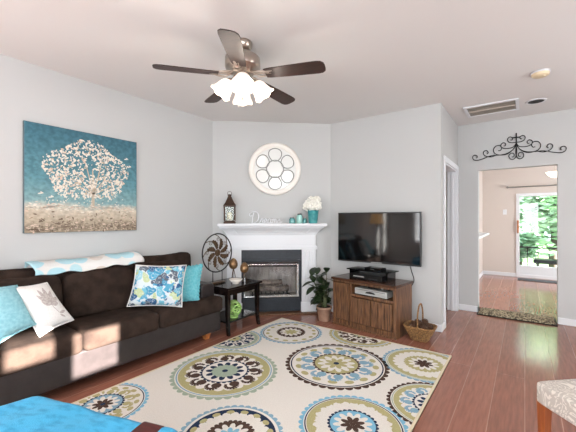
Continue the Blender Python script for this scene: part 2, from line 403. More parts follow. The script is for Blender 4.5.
# rear wall with two windows; right wall openings added for sun patches and fill
def pierced(axis, at, thick, lo, hi, holes):
    """wall slab with rectangular holes; axis 'x' = runs along x. holes (a0,a1,z0,z1) sorted along the wall"""
    mb = MB(); cur = lo
    def put(a, b, z0, z1):
        if b-a < 1e-4 or z1-z0 < 1e-4: return
        if axis == 'x': mb.box((a, at, z0), (b, at+thick, z1))
        else: mb.box((at, a, z0), (at+thick, b, z1))
    for a0, a1, z0, z1 in holes:
        put(cur, a0, 0, HC); put(a0, a1, 0, z0); put(a0, a1, z1, HC); cur = a1
    put(cur, hi, 0, HC)
    return mb
RW = [(-2.7, -1.2, .67, 2.17), (-.1, 1.4, .67, 2.17)]
struct('wall_rear', pierced('x', YR-.12, .12, XL-.12, XR+.12, RW), 'wall')
SW = [(-2.05, -.85, .67, 2.17), (-.58, -.27, 1.67, 1.92), (-.17, .20, 1.46, 1.84), (2.35, 3.85, .67, 2.17)]  # small high pair shaped to cast the sofa sun patches, last one lights the hall
struct('wall_right', pierced('y', XR, .12, YR-.12, YH, SW), 'wall')
def window(k, axis, at, a0, a1, z0, z1, inward, panes=2):
    """frame, sash bars and glass of one window set in its hole"""
    fr = MB(); t = .05
    def bx(mb, a, b, zl, zh, d0, d1):
        p, q = sorted((at+inward*d0, at+inward*d1))
        if axis == 'x': mb.box((a, p, zl), (b, q, zh))
        else: mb.box((p, a, zl), (q, b, zh))
    bx(fr, a0-.07, a0, z0-.07, z1+.07, 0, .02); bx(fr, a1, a1+.07, z0-.07, z1+.07, 0, .02)
    bx(fr, a0, a1, z1, z1+.07, 0, .02); bx(fr, a0, a1, z0-.07, z0, 0, .05)
    if panes > 1:
        bx(fr, a0, a0+t, z0, z1, -.1, -.05); bx(fr, a1-t, a1, z0, z1, -.1, -.05)
        bx(fr, a0+t, a1-t, z0, z0+t, -.1, -.05); bx(fr, a0+t, a1-t, z1-t, z1, -.1, -.05)
        bx(fr, a0+t, a1-t, (z0+z1)/2-.02, (z0+z1)/2+.02, -.1, -.05); bx(fr, (a0+a1)/2-.015, (a0+a1)/2+.015, z0+t, z1-t, -.09, -.06)
    o = struct('window_%d' % k, fr, 'white')
    g = MB(); bx(g, a0, a1, z0, z1, -.078, -.072)
    g.build('pane', 'glass', o)
window(1, 'x', YR, *RW[0], 1); window(2, 'x', YR, *RW[1], 1)
window(3, 'y', XR, *SW[0], -1); window(4, 'y', XR, *SW[1], -1, 1); window(5, 'y', XR, *SW[2], -1, 1); window(6, 'y', XR, *SW[3], -1)
# room beyond the doorway
PX0 = -.84
w = MB().box((PX0-.12, YH+.12, 0), (PX0, 6.2, HC)).box((PX0-.12, 7.9, 0), (PX0, YF, HC)).box((PX0-.12, 6.2, 0), (PX0, 7.9, 1.02)).box((PX0-.12, 6.2, 2.1), (PX0, 7.9, HC))
struct('wall_back_room_left', w, 'beige_wall')
SX0, SX1, SZ = -.10, 1.70, 1.87
w = pierced('x', YF, .12, PX0-.12, 3.2, [(SX0-.065, SX1+.065, 0, SZ+.07)])
struct('wall_back_room_far', w, 'beige_wall')
struct('wall_back_room_right', MB().box((3.08, YH+.12, 0), (3.2, YF, HC)), 'beige_wall')
struct('wall_kitchen', MB().box((-2.5, 5.9, 0), (-2.4, 8.2, HC)).box((-2.5, 5.8, 0), (PX0-.12, 5.9, HC)).box((-2.5, 8.2, 0), (PX0-.12, 8.3, HC)), 'beige_wall')
area('kitchen_daylight', (-2.3, 7.0, 1.7), (1, 0, 0), 1.2, .9, 14, (1, .95, .9))
# baseboards
BH = .085
def bb(name, lo, hi, X=None): struct(name, MB().box(lo, hi, X=X), 'white', bevel=.004)
bb('baseboard_left', (XL, YR, 0), (XL+.015, 3.09, BH))
bb('baseboard_fireplace_left', (.0, -.015, 0), (.19, 0, BH), FX)
bb('baseboard_fireplace_right', (1.48, -.015, 0), (FL-.01, 0, BH), FX)
bb('baseboard_television', (-2.29, YT-.015, 0), (XC+.015, YT, BH))
bb('baseboard_return', (XC, YT-.0, 0), (XC+.015, D0-.07, BH))
bb('baseboard_hall_left', (XC, YH-.015, 0), (OX0, YH, BH))
bb('baseboard_hall_right', (OX1, YH-.015, 0), (XR, YH, BH))
bb('baseboard_jamb', (OX0-.015, YH-.015, 0), (OX0, YH+.12, BH))
bb('baseboard_right', (XR-.015, YR, 0), (XR, YH-.02, BH))
bb('baseboard_rear', (XL+.02, YR, 0), (XR-.02, YR+.015, BH))
bb('baseboard_back_room_left', (PX0, YH+.12, 0), (PX0+.015, YF, BH))
bb('baseboard_back_room_far', (PX0+.02, YF-.015, 0), (SX0-.07, YF, BH))
# casing and jamb lining of the side doorway
cs = MB()
cs.box((XC, D0-.07, 0), (XC+.018, D0, DH+.07)).box((XC, D1, 0), (XC+.018, D1+.07, DH+.07)).box((XC, D0, DH), (XC+.018, D1, DH+.07))
cs.box((XC-.125, D1-.016, 0), (XC, D1, DH)).box((XC-.125, D0, 0), (XC, D0+.016, DH)).box((XC-.125, D0+.016, DH-.016), (XC, D1-.016, DH))
cs.box((XC-.07, D1-.03, 0), (XC-.04, D1-.016, DH-.016))
struct('trim_1', cs, 'white', bevel=.004)
# ledge and lining of the pass-through opening in the room beyond
struct('trim_2', MB().box((PX0-.16, 6.1, 1.02), (PX0+.24, 8.0, 1.06)), 'white', bevel=.006)
struct('trim_3', MB().box((PX0-.0, 6.13, 1.06), (PX0+.018, 6.2, 2.17)).box((PX0, 7.9, 1.06), (PX0+.018, 7.97, 2.17)).box((PX0, 6.2, 2.1), (PX0+.018, 7.9, 2.17)), 'white', bevel=.004)

# sliding glass door
y0, y1 = YF-.02, YF+.10
d = MB().box((SX0-.065, y0, 0), (SX0, y1, SZ+.07)).box((SX1, y0, 0), (SX1+.065, y1, SZ+.07)).box((SX0, y0, SZ), (SX1, y1, SZ+.07)).box((SX0, y0, 0), (SX1, y1, .07))
xm = (SX0+SX1)/2
d.box((xm-.05, y0+.02, .07), (xm+.05, y1-.02, SZ))
d.box((SX0, y0+.02, .07), (SX1, y1-.02, .27))
door = struct('door_1', d, 'white', bevel=.004)
g = MB().box((SX0, YF+.03, .27), (xm-.05, YF+.036, SZ)).box((xm+.05, YF+.03, .27), (SX1, YF+.036, SZ)); g.build('pane', 'glass', door)
MB().box((SX0-.045, y0-.03, 1.02), (SX0-.015, y0, 1.32)).build('handle', 'oak', door, bevel=.006)

# outdoors beyond the sliding door
struct('deck', MB().box((-4, YF+.12, -.25), (6, 12.0, -.2)), 'deck')
struct('lawn', MB().box((-20, 12.0, -.5), (24, 30, -.45)), 'grass')
rl = thing('deck_railing', 'thin dark metal railing along the deck edge outside the glass door', 'railing', (.5, 11.9, -.2))
MB().box((-3.5, 11.87, .50), (5, 11.92, .54)).box((-3.5, 11.88, -.12), (5, 11.91, -.09)).build('rail', 'iron', rl)
for i in range(34): MB().box((-3.45+i*.25, 11.885, -.2), (-3.43+i*.25, 11.905, .5)).build('baluster', 'iron', rl)
bt = thing('deck_bench', 'black slatted bench on the deck outside the glass door', 'bench', (.75, 10.6, -.2))
q = MB()
for i in range(4): q.box((.18, 10.38+i*.11, .28), (1.5, 10.47+i*.11, .32))
q.box((.18, 10.40, .22), (1.5, 10.43, .28)).box((.18, 10.76, .22), (1.5, 10.79, .28)); q.build('bench_top', 'black', bt)
for x in (.24, 1.4):
    for y in (10.4, 10.74): MB().box((x, y, -.2), (x+.05, y+.05, .25)).build('leg', 'black', bt)
struct('wall_sun_blocker', MB().box((3.6, 1.2, -.45), (3.75, 12.5, 3.0)), 'beige_wall')  # unseen slab added to keep direct sun out of the right window
def tree(x, y, h, r, m, label, n, seed):
    rr = random.Random(seed); t = thing('garden_tree', label, 'tree', (x, y, -.45), group=None)
    MB().tube([(x, y, -.45), (x+.05, y, h*.4), (x, y+.05, h*.75)], [.12, .09, .04]).build('trunk', 'bark', t)
    f = MB()
    for i in range(n):
        while True:
            a, b, c = (rr.uniform(-1, 1) for _ in range(3))
            if a*a+b*b+c*c < 1: break
        k = .78+.22*math.sin(a*7+c*5+seed)
        p = Vector((x+a*r*k, y+b*r*.6*k, h*.52+c*h*.55*k)); s = rr.uniform(.09, .2)
        if p.z < -.4: continue
        R = Matrix.Rotation(rr.uniform(0, 6), 3, 'Z') @ Matrix.Rotation(rr.uniform(-1.3, 1.3), 3, 'X')
        f.add([p+R @ Vector(v) for v in ((-s, 0, 0), (0, -s*.45, .01), (s, 0, 0), (0, s*.45, .01))], [(0, 1, 2, 3)])
    f.build('foliage', m, t)
tree(.75, 13.8, 3.4, 1.4, 'tree_leaf_light', 'light green leafy tree in the middle of the glass door view', 3200, 1)
tree(-1.5, 15.2, 3.4, 1.25, 'tree_leaf', 'dark green leafy tree at the left of the glass door view', 2600, 2)
tree(3.9, 14.2, 3.6, 1.5, 'tree_leaf', 'dark green leafy tree right of the light green one beyond the deck', 2600, 3)
tree(1.2, 18.6, 5.4, 2.6, 'tree_leaf', 'tall dark green tree far behind the light green one', 3600, 4)
tree(-.2, 12.5, 1.0, .55, 'tree_leaf', 'low green shrub just behind the deck railing', 1400, 5)

# ------------------------------------------------------------ fireplace
fpx = thing('fireplace', 'white mantel fireplace with slate grey surround and glass front across the corner', 'fireplace', tuple(FA), FROT)
def fb(name, mb, m, p=fpx, **k): return mb.build(name, m, p, local=True, **k)
fb('hearth', MB().box((.17, -.13, 0), (1.50, -.001, .022)), 'walnut', bevel=.006)
for sx in (.205, 1.265):
    q = MB().box((sx, -.07, .024), (sx+.2, -.001, .92)); q.box((sx-.012, -.085, .024), (sx+.212, -.002, .16))
    for i in range(4): q.box((sx+.03+i*.038, -.079, .18), (sx+.03+i*.038+.024, -.06, .89))
    fb('pilaster', q, 'white', bevel=.005)
q = MB().box((.205, -.07, .922), (1.465, -.001, 1.14)).box((.185, -.095, .915), (1.485, -.002, .955)).box((.195, -.08, .955), (1.475, -.002, .97))
prof = [(.0, 1.12), (.012, 1.15), (.035, 1.18), (.065, 1.205), (.09, 1.225), (.095, 1.245)]
for (o1, z1), (o2, z2) in zip(prof, prof[1:]):
    q.taper(z1, z2, (.20-o1, -.075-o1, 1.47+o1, -.001), (.20-o2, -.075-o2, 1.47+o2, -.001))
for a in ([(.30, 1.20), (.36, 1.13), (1.31, 1.13), (1.37, 1.20)],):
    q.tube([(x, -.073-.06*max(0, (z-1.13)/.07), z) for x, z in a], .006, 6)
fb('frieze', q, 'white', bevel=.004)
fb('mantel_shelf', MB().box((.09, -.21, 1.252), (1.60, -.001, 1.287)).box((.105, -.195, 1.245), (1.585, -.001, 1.252)), 'white', bevel=.006)
# surround with opening s .44..1.225, z .235..0.735
q = MB()
for a, b, c, d_ in ((.405, 1.265, .735, .915), (.405, 1.265, .03, .235), (.405, .44, .235, .735), (1.225, 1.265, .235, .735)): q.box((a, -.035, c), (b, -.001, d_))
q.box((.42, -.05, .74), (1.25, -.03, .768)); q.box((.42, -.042, .045), (1.25, -.03, .21))
fb('surround', q, 'slate', bevel=.004)
q = MB()
q.box((.36, .42, .1), (1.30, .45, .90)); q.box((.40, .13, .1), (.43, .43, .90)); q.box((1.23, .13, .1), (1.26, .43, .90))
q.box((.40, .0, .17), (1.26, .43, .2)); q.box((.40, .125, .86), (1.26, .43, .89))
for i in range(1, 4): q.box((.43+.2*i, .41, .2), (.435+.2*i, .425, .86))
fb('firebox', q, 'brick')
fb('hood', MB().box((.44, .0, .66), (1.225, .10, .735)), 'soot')
fb('glass_door', MB().box((.445, -.012, .255), (1.22, -.008, .735)), 'smoke_glass')
q = MB().box((.44, -.04, .235), (1.225, -.028, .257)).box((1.195, -.038, .255), (1.222, -.028, .70)).box((.443, -.038, .255), (.455, -.028, .70)).box((.44, -.038, .695), (1.225, -.03, .705))
fb('door_frame', q, 'chrome', bevel=.002)
q = MB()
for i in range(9): q.tube([(.56+i*.065, .10, .26), (.56+i*.065, .32, .26), (.56+i*.065, .34, .34)], .008, 6)
q.tube([(.53, .11, .25), (1.11, .11, .25)], .009, 6); q.tube([(.53, .30, .25), (1.11, .30, .25)], .009, 6)
for x in (.56, 1.08):
    for y in (.11, .30): q.tube([(x, y, .2), (x, y, .25)], .009, 6)
gr = fb('grate', q, 'soot')
for a, b, r in (((.54, .17, .305), (1.1, .22, .31), .045), ((.56, .28, .31), (1.06, .24, .30), .045), ((.62, .19, .39), (1.0, .27, .40), .04)):
    a, b = Vector(a), Vector(b)
    MB().tube([a, a.lerp(b, .3)+Vector((0, .01, .008)), a.lerp(b, .7)-Vector((0, .01, .005)), b], [r*.9, r, r*1.05, r*.9], 10).build('log', 'log', fpx, local=True)

# ------------------------------------------------------------ sofa
sofa = thing('sofa', 'long dark brown three-seat sofa with leather base along the left wall', 'sofa', (-3.15, 1.45, 0))
MB().box((-3.53, .34, .075), (-2.83, 2.585, .31)).build('base', 'leather', sofa, bevel=.02, seg=3)
for y in (.52, 2.40):
    MB().taper(.0, .08, (-2.94, y+.01, -2.885, y+.06), (-2.95, y, -2.87, y+.075)).build('foot', 'oak', sofa)
    MB().taper(.0, .08, (-3.48, y+.01, -3.43, y+.06), (-3.49, y, -3.42, y+.075)).build('foot', 'oak', sofa)
for y0 in (.30, 2.40):
    pr = [(y0, .10), (y0+.20, .10), (y0+.20, .55), (y0+.19, .585), (y0+.16, .603), (y0+.04, .603), (y0+.01, .585), (y0, .55)]
    q = MB(); n = len(pr)
    q.add([(-3.52, a, b) for a, b in pr]+[(-2.955, a, b) for a, b in pr], [tuple(range(n)), tuple(range(n, 2*n))]+[(i, (i+1) % n, n+(i+1) % n, n+i) for i in range(n)])
    q.build('arm', 'leather', sofa, bevel=.018, seg=3)
def seat(ya, yb, ear):
    pts = [(-3.30, ya), (-3.30, yb), (-2.785, yb), (-2.785, ya)]
    if ear == 1: pts = [(-3.30, ya), (-3.30, yb-.20), (-2.945, yb-.20), (-2.945, yb), (-2.785, yb), (-2.785, ya)]
    if ear == -1: pts = [(-3.30, ya+.20), (-3.30, yb), (-2.785, yb), (-2.785, ya), (-2.945, ya), (-2.945, ya+.20)]
    o = MB().prism(pts, .296, .468).build('seat_cushion', 'suede', sofa, bevel=.042, seg=4, smooth=True)
    return o
seat(.305, 1.128, -1); seat(1.132, 1.788, 0); seat(1.792, 2.59, 1)
for ya, yb in ((.51, 1.15), (1.155, 1.80), (1.805, 2.395)):
    Xc = Matrix.Translation((-3.29, (ya+yb)/2, .455)) @ Matrix.Rotation(math.radians(-9), 4, 'Y')
    MB().soft((-.10, -(yb-ya)/2, 0), (.10, (yb-ya)/2, .42), p=5.5, d=12, X=Xc).build('back_cushion', 'suede', sofa, merge=1e-4)
q = MB()
q.grid(lambda u, v: (0, 0, 0), 1, 1) if False else None
def backtop(y): return .925+.035*max(0, (y-2.2)/.4)**1.5 - .01*math.cos(y*5)
def bk(u, v):
    y = .32+2.27*u; t = v*2*PI; zt = backtop(y); zc = (zt+.30)/2; h = (zt-.30)/2
    e = lambda a: math.copysign(abs(a)**.35, a)
    endr = min(1, (1-abs(2*u-1))*14)**.4
    return (-3.445+.10*e(math.cos(t))*(.6+.4*endr), y, zc+h*e(math.sin(t))*(.9+.1*endr))
q = MB().grid(bk, 60, 40)
k = 41
q.f.append(list(range(0, 40))); q.m.append(0); q.sm.append(False)
q.f.append([60*k+i for i in range(40)]); q.m.append(0); q.sm.append(False)
q.build('back_frame', 'suede', sofa, merge=1e-4)

# throw blanket over the sofa back
def thr(u, v):
    y = .945+.95*u+.012*math.sin(v*9)
    pth = [(-3.555, .80), (-3.557, .90), (-3.535, .952), (-3.445, .963), (-3.355, .955), (-3.320, .93), (-3.298, .898), (-3.283, .866)]
    t = v*(len(pth)-1); i = min(int(t), len(pth)-2); f = t-i
    x = pth[i][0]*(1-f)+pth[i+1][0]*f; z = pth[i][1]*(1-f)+pth[i+1][1]*f
    wob = .007*math.sin(y*17)*v+.006*math.sin(y*31+2)*v
    return (x+.012*v, y, z+.02+wob+backtop(y)-.925)
tag(MB().grid(thr, 50, 24).build('throw_blanket', 'throw_print', loc=(-3.4, 1.45, .95), solid=.012), 'white throw with pale blue and beige round print over the sofa back', 'blanket')

# ------------------------------------------------------------ throw pillows, each from its four corners
def camW(px, py, Z):
    F = Vector((-math.sin(math.radians(36)), math.cos(math.radians(36)), 0)); R = Vector((F.y, -F.x, 0))
    return F*Z+R*((px-288)/326*Z)+Vector((0, 0, 1.35-(py-219)/326*Z))
def pillow(name, label, c, thick, mats, group=None, deco=None, flip=1):
    TL, TR, BR, BL = [Vector(p) for p in c]
    ctr = (TL+TR+BR+BL)/4
    nrm = (TR-TL).cross(BL-TL).normalized()*flip
    if nrm.x < 0: nrm = -nrm
    def pt(u, v, side, extra=0):
        a, b = 2*u-1, 2*v-1
        uu = .5+.5*a*(1-.07*(1-b*b)); vv = .5+.5*b*(1-.07*(1-a*a))
        p = (TL*(1-uu)+TR*uu)*(1-vv)+(BL*(1-uu)+BR*uu)*vv
        t = thick*((1-a*a)*(1-b*b))**.42
        return p+nrm*(side*t+extra)
    t = thing(name, label, 'cushion', tuple(ctr), group=group)
    q = MB().grid(lambda u, v: pt(u, v, 1), 18, 18); q.grid(lambda u, v: pt(u, v, -1), 18, 18)
    q.build('cover', mats[0], t, merge=1e-4)
    ring = [pt(i/12, 0, 0) for i in range(12)]+[pt(1, i/12, 0) for i in range(12)]+[pt(1-i/12, 1, 0) for i in range(12)]+[pt(0, 1-i/12, 0) for i in range(12)]
    MB().tube(ring, .006, 6, closed=True).build('piping', mats[1], t)
    if deco: deco(t, pt)
    return t
pillow('throw_pillow', 'plain aqua pillow at the far left end of the sofa', [(-3.20, .54, .86), (-3.19, .81, .835), (-2.97, .87, .56), (-2.94, .63, .475)], .07, ('aqua', 'aqua'))
def leafprint(t, pt):
    q = MB()
    def blade(u0, v0, ang, L, w):
        ca, sa = math.cos(ang), math.sin(ang); out = []
        for i in range(9):
            s = i/8; ww = w*math.sin(PI*s)**.8
            for g in (-1, 1): out.append((u0+ca*L*s-sa*ww*g, v0+sa*L*s+ca*ww*g))
        vs = [pt(min(max(a, .02), .98), min(max(b, .02), .98), 1, .002) for a, b in out]
        q.add(vs, [(2*i, 2*i+2, 2*i+3, 2*i+1) for i in range(8)])
    for ang, L in ((-1.35, .46), (-.95, .42), (-1.75, .42), (-.5, .34), (-2.2, .34), (-.1, .22), (-2.6, .22)): blade(.64, .58, ang, L, .058)
    blade(.64, .58, 1.2, .25, .012); blade(.72, .80, -.2, .2, .03); blade(.70, .82, .6, .14, .025)
    q.build('leaf_motif', 'leaf_print', t)
pillow('throw_pillow', 'white pillow with a grey leaf print beside the plain aqua one', [(-3.19, .735, .83), (-3.17, 1.0, .828), (-2.98, 1.125, .525), (-2.94, .884, .468)], .07, ('linen', 'linen'), deco=leafprint)
def ruffle(t, pt):
    q = MB()
    for e in range(4):
        for i in range(10):
            s = (i+.5)/10; u, v = ((s, .01), (.99, s), (s, .99), (.01, s))[e]
            p = pt(u, v, 0); q.ball(p, (.012, .02, .02), 6, 4)
    q.build('ruffled_edge', 'turquoise', t)
pillow('throw_pillow', 'plain turquoise pillow with ruffled edge half behind the floral one', [camW(163, 268, 3.60), camW(202.5, 264.5, 3.70), camW(198.5, 301, 3.54), camW(164, 304, 3.42)], .06, ('turquoise', 'turquoise'), deco=ruffle)
pillow('throw_pillow', 'blue and white floral pillow leaning in front of the turquoise one', [camW(136, 265, 3.24), camW(186.5, 265, 3.44), camW(182, 307, 3.27), camW(127, 306.5, 3.14)], .065, ('floral', 'linen'))

# ------------------------------------------------------------ painting on the left wall
PY0, PY1, PZ0, PZ1 = .947, 1.97, 1.223, 2.213
pt_ = thing('painting', 'square canvas painting of a white blossoming tree on teal above the sofa', 'painting', (XL, PY0, PZ0))
W_, H_ = PY1-PY0, PZ1-PZ0
MB().box((.001, 0, 0), (.03, W_, H_), 0).build('canvas', 'canvas_edge', pt_, local=True)
q = MB().box((.03, .004, .004), (.031, W_-.004, H_-.004), 0)
pr = random.Random(11)
def dab(y, z, s, asp, ang, mi, x=.0316):
    vs = []
    for k in range(6):
        a = 2*PI*k/6; u, v = math.cos(a)*s, math.sin(a)*s*asp
        vs.append((x, y+u*math.cos(ang)-v*math.sin(ang), z+u*math.sin(ang)+v*math.cos(ang)))
    q.add(vs, [tuple(range(6))], mi)
cy, cz = .53, .61
def stroke(a, b, w0, w1, mi):
    (ya, za), (yb, zb) = a, b; L = math.hypot(yb-ya, zb-za); ny, nz = -(zb-za)/L, (yb-ya)/L
    q.add([(.0313, ya+ny*w0, za+nz*w0), (.0313, ya-ny*w0, za-nz*w0), (.0313, yb-ny*w1, zb-nz*w1), (.0313, yb+ny*w1, zb+nz*w1)], [(0, 1, 2, 3)], mi)
stroke((.56, .24), (.57, .42), .018, .012, 2); stroke((.57, .42), (.56, .62), .012, .006, 2)
for e in ((.40, .58), (.34, .48), (.72, .60), (.80, .50), (.48, .74), (.66, .76)): stroke((.57, .38), e, .008, .003, 2)
for i in range(1250):
    a = pr.uniform(0, 2*PI); r = math.sqrt(pr.uniform(0.02, 1)); r2 = r*(1+.08*math.sin(5*a))
    y = cy+.385*r2*math.cos(a); z = cz+.29*r2*math.sin(a)-.03*math.cos(a)**2
    if pr.random() < .25*(1-r): continue
    dab(y, z, pr.uniform(.006, .017), pr.uniform(.3, .75), pr.uniform(0, PI), 1 if pr.random() < .75 else pr.choice((2, 3)), .0316+i*2e-7)
for i in range(40): dab(pr.uniform(.15, .9), pr.uniform(.27, .34), pr.uniform(.004, .01), .5, pr.uniform(0, 3), 1)
for i in range(420):
    dab(pr.uniform(.02, W_-.02), pr.uniform(.015, .21)*pr.uniform(.4, 1), pr.uniform(.006, .018), pr.uniform(.2, .5), pr.uniform(-.4, .4)+PI/2*(pr.random() < .3), pr.choice((2, 4, 3, 2, 4)))
for i in range(200): dab(pr.uniform(.02, W_-.02), .235+pr.gauss(0, .018), pr.uniform(.006, .018), .4, pr.uniform(-.3, .3), pr.choice((1, 1, 3)))
for y, z in ((.90, .78), (.935, .70), (.12, .36), (.20, .33)):
    dab(y, z, .022, .3, .2, 1); dab(y+.012, z+.008, .016, .35, -.5, 1)
q.build('paint_layer', ['canvas', 'dab_white', 'dab_beige', 'dab_pink', 'dab_brown'], pt_, local=True)

# ------------------------------------------------------------ rug with medallions
RX0, RX1, RY0, RY1 = -2.67, -.578, .45, 3.53
COLS = ['rug_cream', 'rug_olive', 'rug_sage', 'rug_blue', 'rug_navy', 'rug_brown', 'rug_sky', 'rug_edge']
CR, OL, SA, BL, NV, BN, SK, ED = range(8)
rg = MB().box((RX0, RY0, 0.001), (RX1, RY1, .009), CR)
RC = Vector(((RX0+RX1)/2, (RY0+RY1)/2, 0))
def clip(poly):
    for ax, lim, sg in ((0, RX0+.02, 1), (0, RX1-.02, -1), (1, RY0+.02, 1), (1, RY1-.02, -1)):
        out = []
        for i in range(len(poly)):
            a, b = poly[i-1], poly[i]; da, db = (a[ax]-lim)*sg, (b[ax]-lim)*sg
            if (da >= 0) != (db >= 0):
                t = da/(da-db); out.append((a[0]+(b[0]-a[0])*t, a[1]+(b[1]-a[1])*t))
            if db >= 0: out.append(b)
        poly = out
        if not poly: return None
    return poly
lay = [0]
def flat(poly, mi, z):
    p = clip(poly)
    if p and len(p) >= 3: rg.add([(x, y, z) for x, y in p], [tuple(range(len(p)))], mi)
def fan(cx, cy, rad, mi, z, n=96):
    P = [(cx+rad(2*PI*i/n)*math.cos(2*PI*i/n), cy+rad(2*PI*i/n)*math.sin(2*PI*i/n)) for i in range(n)]
    for i in range(n): flat([(cx, cy), P[i], P[(i+1) % n]], mi, z)
def disc(cx, cy, r, mi, z): fan(cx, cy, lambda a: r, mi, z, 64)
def scal(cx, cy, r, n, d, mi, z): fan(cx, cy, lambda a: r*(1-d+d*abs(math.sin(a*n/2))**.6), mi, z, n*8)
def ell(cx, cy, a, b, ang, mi, z, n=14):
    flat([(cx+a*math.cos(t)*math.cos(ang)-b*math.sin(t)*math.sin(ang), cy+a*math.cos(t)*math.sin(ang)+b*math.sin(t)*math.cos(ang)) for t in (2*PI*i/n for i in range(n))], mi, z)
def ring_pads(cx, cy, r, n, a, b, mi, z, ph=0):
    for i in range(n):
        t = 2*PI*i/n+ph; ell(cx+r*math.cos(t), cy+r*math.sin(t), b, a, t, mi, z)
def hooks(cx, cy, r, n, s, w, mi, z, ph=0):
    for i in range(n):
        t0 = 2*PI*i/n+ph; ox, oy = cx+r*math.cos(t0), cy+r*math.sin(t0); P = []
        for j in range(11):
            f = j/10; th = t0-PI*.75+f*PI*1.45; rr = s*(1-.25*f); P.append((ox+rr*math.cos(th), oy+rr*math.sin(th), w*(.45+.75*f)))
        for (x1, y1_, w1), (x2, y2, w2) in zip(P, P[1:]):
            L = math.hypot(x2-x1, y2-y1_) or 1; nx, ny = -(y2-y1_)/L, (x2-x1)/L
            flat([(x1+nx*w1, y1_+ny*w1), (x1-nx*w1, y1_-ny*w1), (x2-nx*w2, y2-ny*w2), (x2+nx*w2, y2+ny*w2)], mi, z)
        ell(P[-1][0], P[-1][1], w*1.7, w*1.7, 0, mi, z+2e-5)
def petals(cx, cy, r, n, a, b, mi, z, ph=0): ring_pads(cx, cy, r, n, b, a, mi, z, ph)
def med(cx, cy, R, outer, line, band, pads, hook, ring, inner, pet, core, nout=40):
    z = .0096; s = 1.5e-4
    scal(cx, cy, R, nout, .065, outer, z); z += s
    disc(cx, cy, R*.91, CR, z); z += s
    disc(cx, cy, R*.89, line, z); z += s
    disc(cx, cy, R*.865, CR, z); z += s
    if band is not None:
        disc(cx, cy, R*.85, band, z); z += s
        scal(cx, cy, R*.735, 24, .10, CR, z); z += s
    if pads is not None: ring_pads(cx, cy, R*.745, 16, R*.085, R*.06, pads, z); z += s
    if hook is not None: hooks(cx, cy, R*.585, 11, R*.105, R*.052, hook, z); z += 2*s
    scal(cx, cy, R*.47, 28, .10, ring, z); z += s
    disc(cx, cy, R*.415, inner, z); z += s
    petals(cx, cy, R*.265, 12, R*.10, R*.055, CR if inner != CR else ring, z, .1); z += s
    scal(cx, cy, R*.255, 12, .12, CR if inner != CR else SA, z); z += s
    petals(cx, cy, R*.14, 8, R*.095, R*.05, pet if pet != CR else OL, z); z += s
    disc(cx, cy, R*.055, core, z)
med(-2.14, 2.00, .465, SA, BL, OL, None, BN, NV, CR, SA, NV)
med(-1.415, 2.71, .475, BN, NV, None, OL, BL, BN, OL, CR, NV)
med(-2.245, 3.15, .37, BL, NV, None, OL, None, BN, BN, OL, OL)
med(-2.63, 2.60, .31, BL, OL, SA, None, NV, NV, CR, OL, BN)
med(-1.53, 3.56, .38, OL, BL, OL, None, BN, BN, CR, OL, BN)
med(-.76, 3.18, .37, BL, SA, OL, None, None, OL, OL, BN, BN)
med(-.52, 2.52, .34, BN, SA, OL, None, BL, NV, CR, BL, BN)
med(-.91, 1.97, .355, SK, NV, OL, OL, None, NV, SK, BN, BN)
med(-1.475, 1.42, .335, BL, CR, NV, OL, None, BN, BN, SK, NV)
med(-2.47, 1.12, .31, SK, NV, None, OL, OL, NV, BL, BN, NV)
med(-2.3, .42, .36, BN, OL, OL, None, BL, NV, CR, BL, BN)
med(-.95, .95, .45, SA, OL, OL, None, BN, NV, CR, SA, NV)
for a, b, c, d_ in ((RX0, RY0, RX1, RY0+.02), (RX0, RY1-.02, RX1, RY1), (RX0, RY0+.02, RX0+.02, RY1-.02), (RX1-.02, RY0+.02, RX1, RY1-.02)):
    rg.box((a, b, .001), (c, d_, .0105), ED)
tag(rg.build('area_rug', COLS, loc=tuple(RC)), 'large cream area rug with blue, olive and brown medallions in the middle of the floor', 'rug')

# ------------------------------------------------------------ end table and what stands on it
TX0, TX1, TY0, TY1, TZ = -3.24, -2.735, 2.606, 3.205, .555
et = thing('end_table', 'black wood end table with lower shelf at the right end of the sofa', 'table', (-2.95, 2.9, 0))
MB().box((TX0, TY0, TZ-.025), (TX1, TY1, TZ)).build('tabletop', 'espresso', et, bevel=.006)
MB().box((TX0+.04, TY0+.03, TZ-.10), (TX1-.05, TY0+.05, TZ-.025)).box((TX0+.04, TY1-.05, TZ-.10), (TX1-.05, TY1-.03, TZ-.025)).box((TX0+.04, TY0+.05, TZ-.10), (TX0+.06, TY1-.05, TZ-.025)).box((TX1-.07, TY0+.05, TZ-.10), (TX1-.05, TY1-.05, TZ-.025)).build('apron', 'espresso', et)
MB().box((TX0+.045, TY0+.04, .13), (TX1-.055, TY1-.04, .15)).build('lower_shelf', 'espresso', et, bevel=.003)
for x, sx in ((TX0+.03, -1), (TX1-.08, 1)):
    for y, sy in ((TY0+.02, -1), (TY1-.07, 1)):
        q = MB(); zz = [0, .05, .12, .25, .45, TZ-.025]; of = [.022, .012, .003, 0, 0, 0]; wd = [.034, .034, .036, .04, .048, .05]
        for i in range(5):
            def rc(i): return (x+sx*of[i]+(.05-wd[i])/2, y+sy*of[i]*.4+(.05-wd[i])/2, x+sx*of[i]+(.05+wd[i])/2, y+sy*of[i]*.4+(.05+wd[i])/2)
            q.taper(zz[i], zz[i+1], rc(i), rc(i+1))
        q.build('leg', 'espresso', et, merge=1e-4)
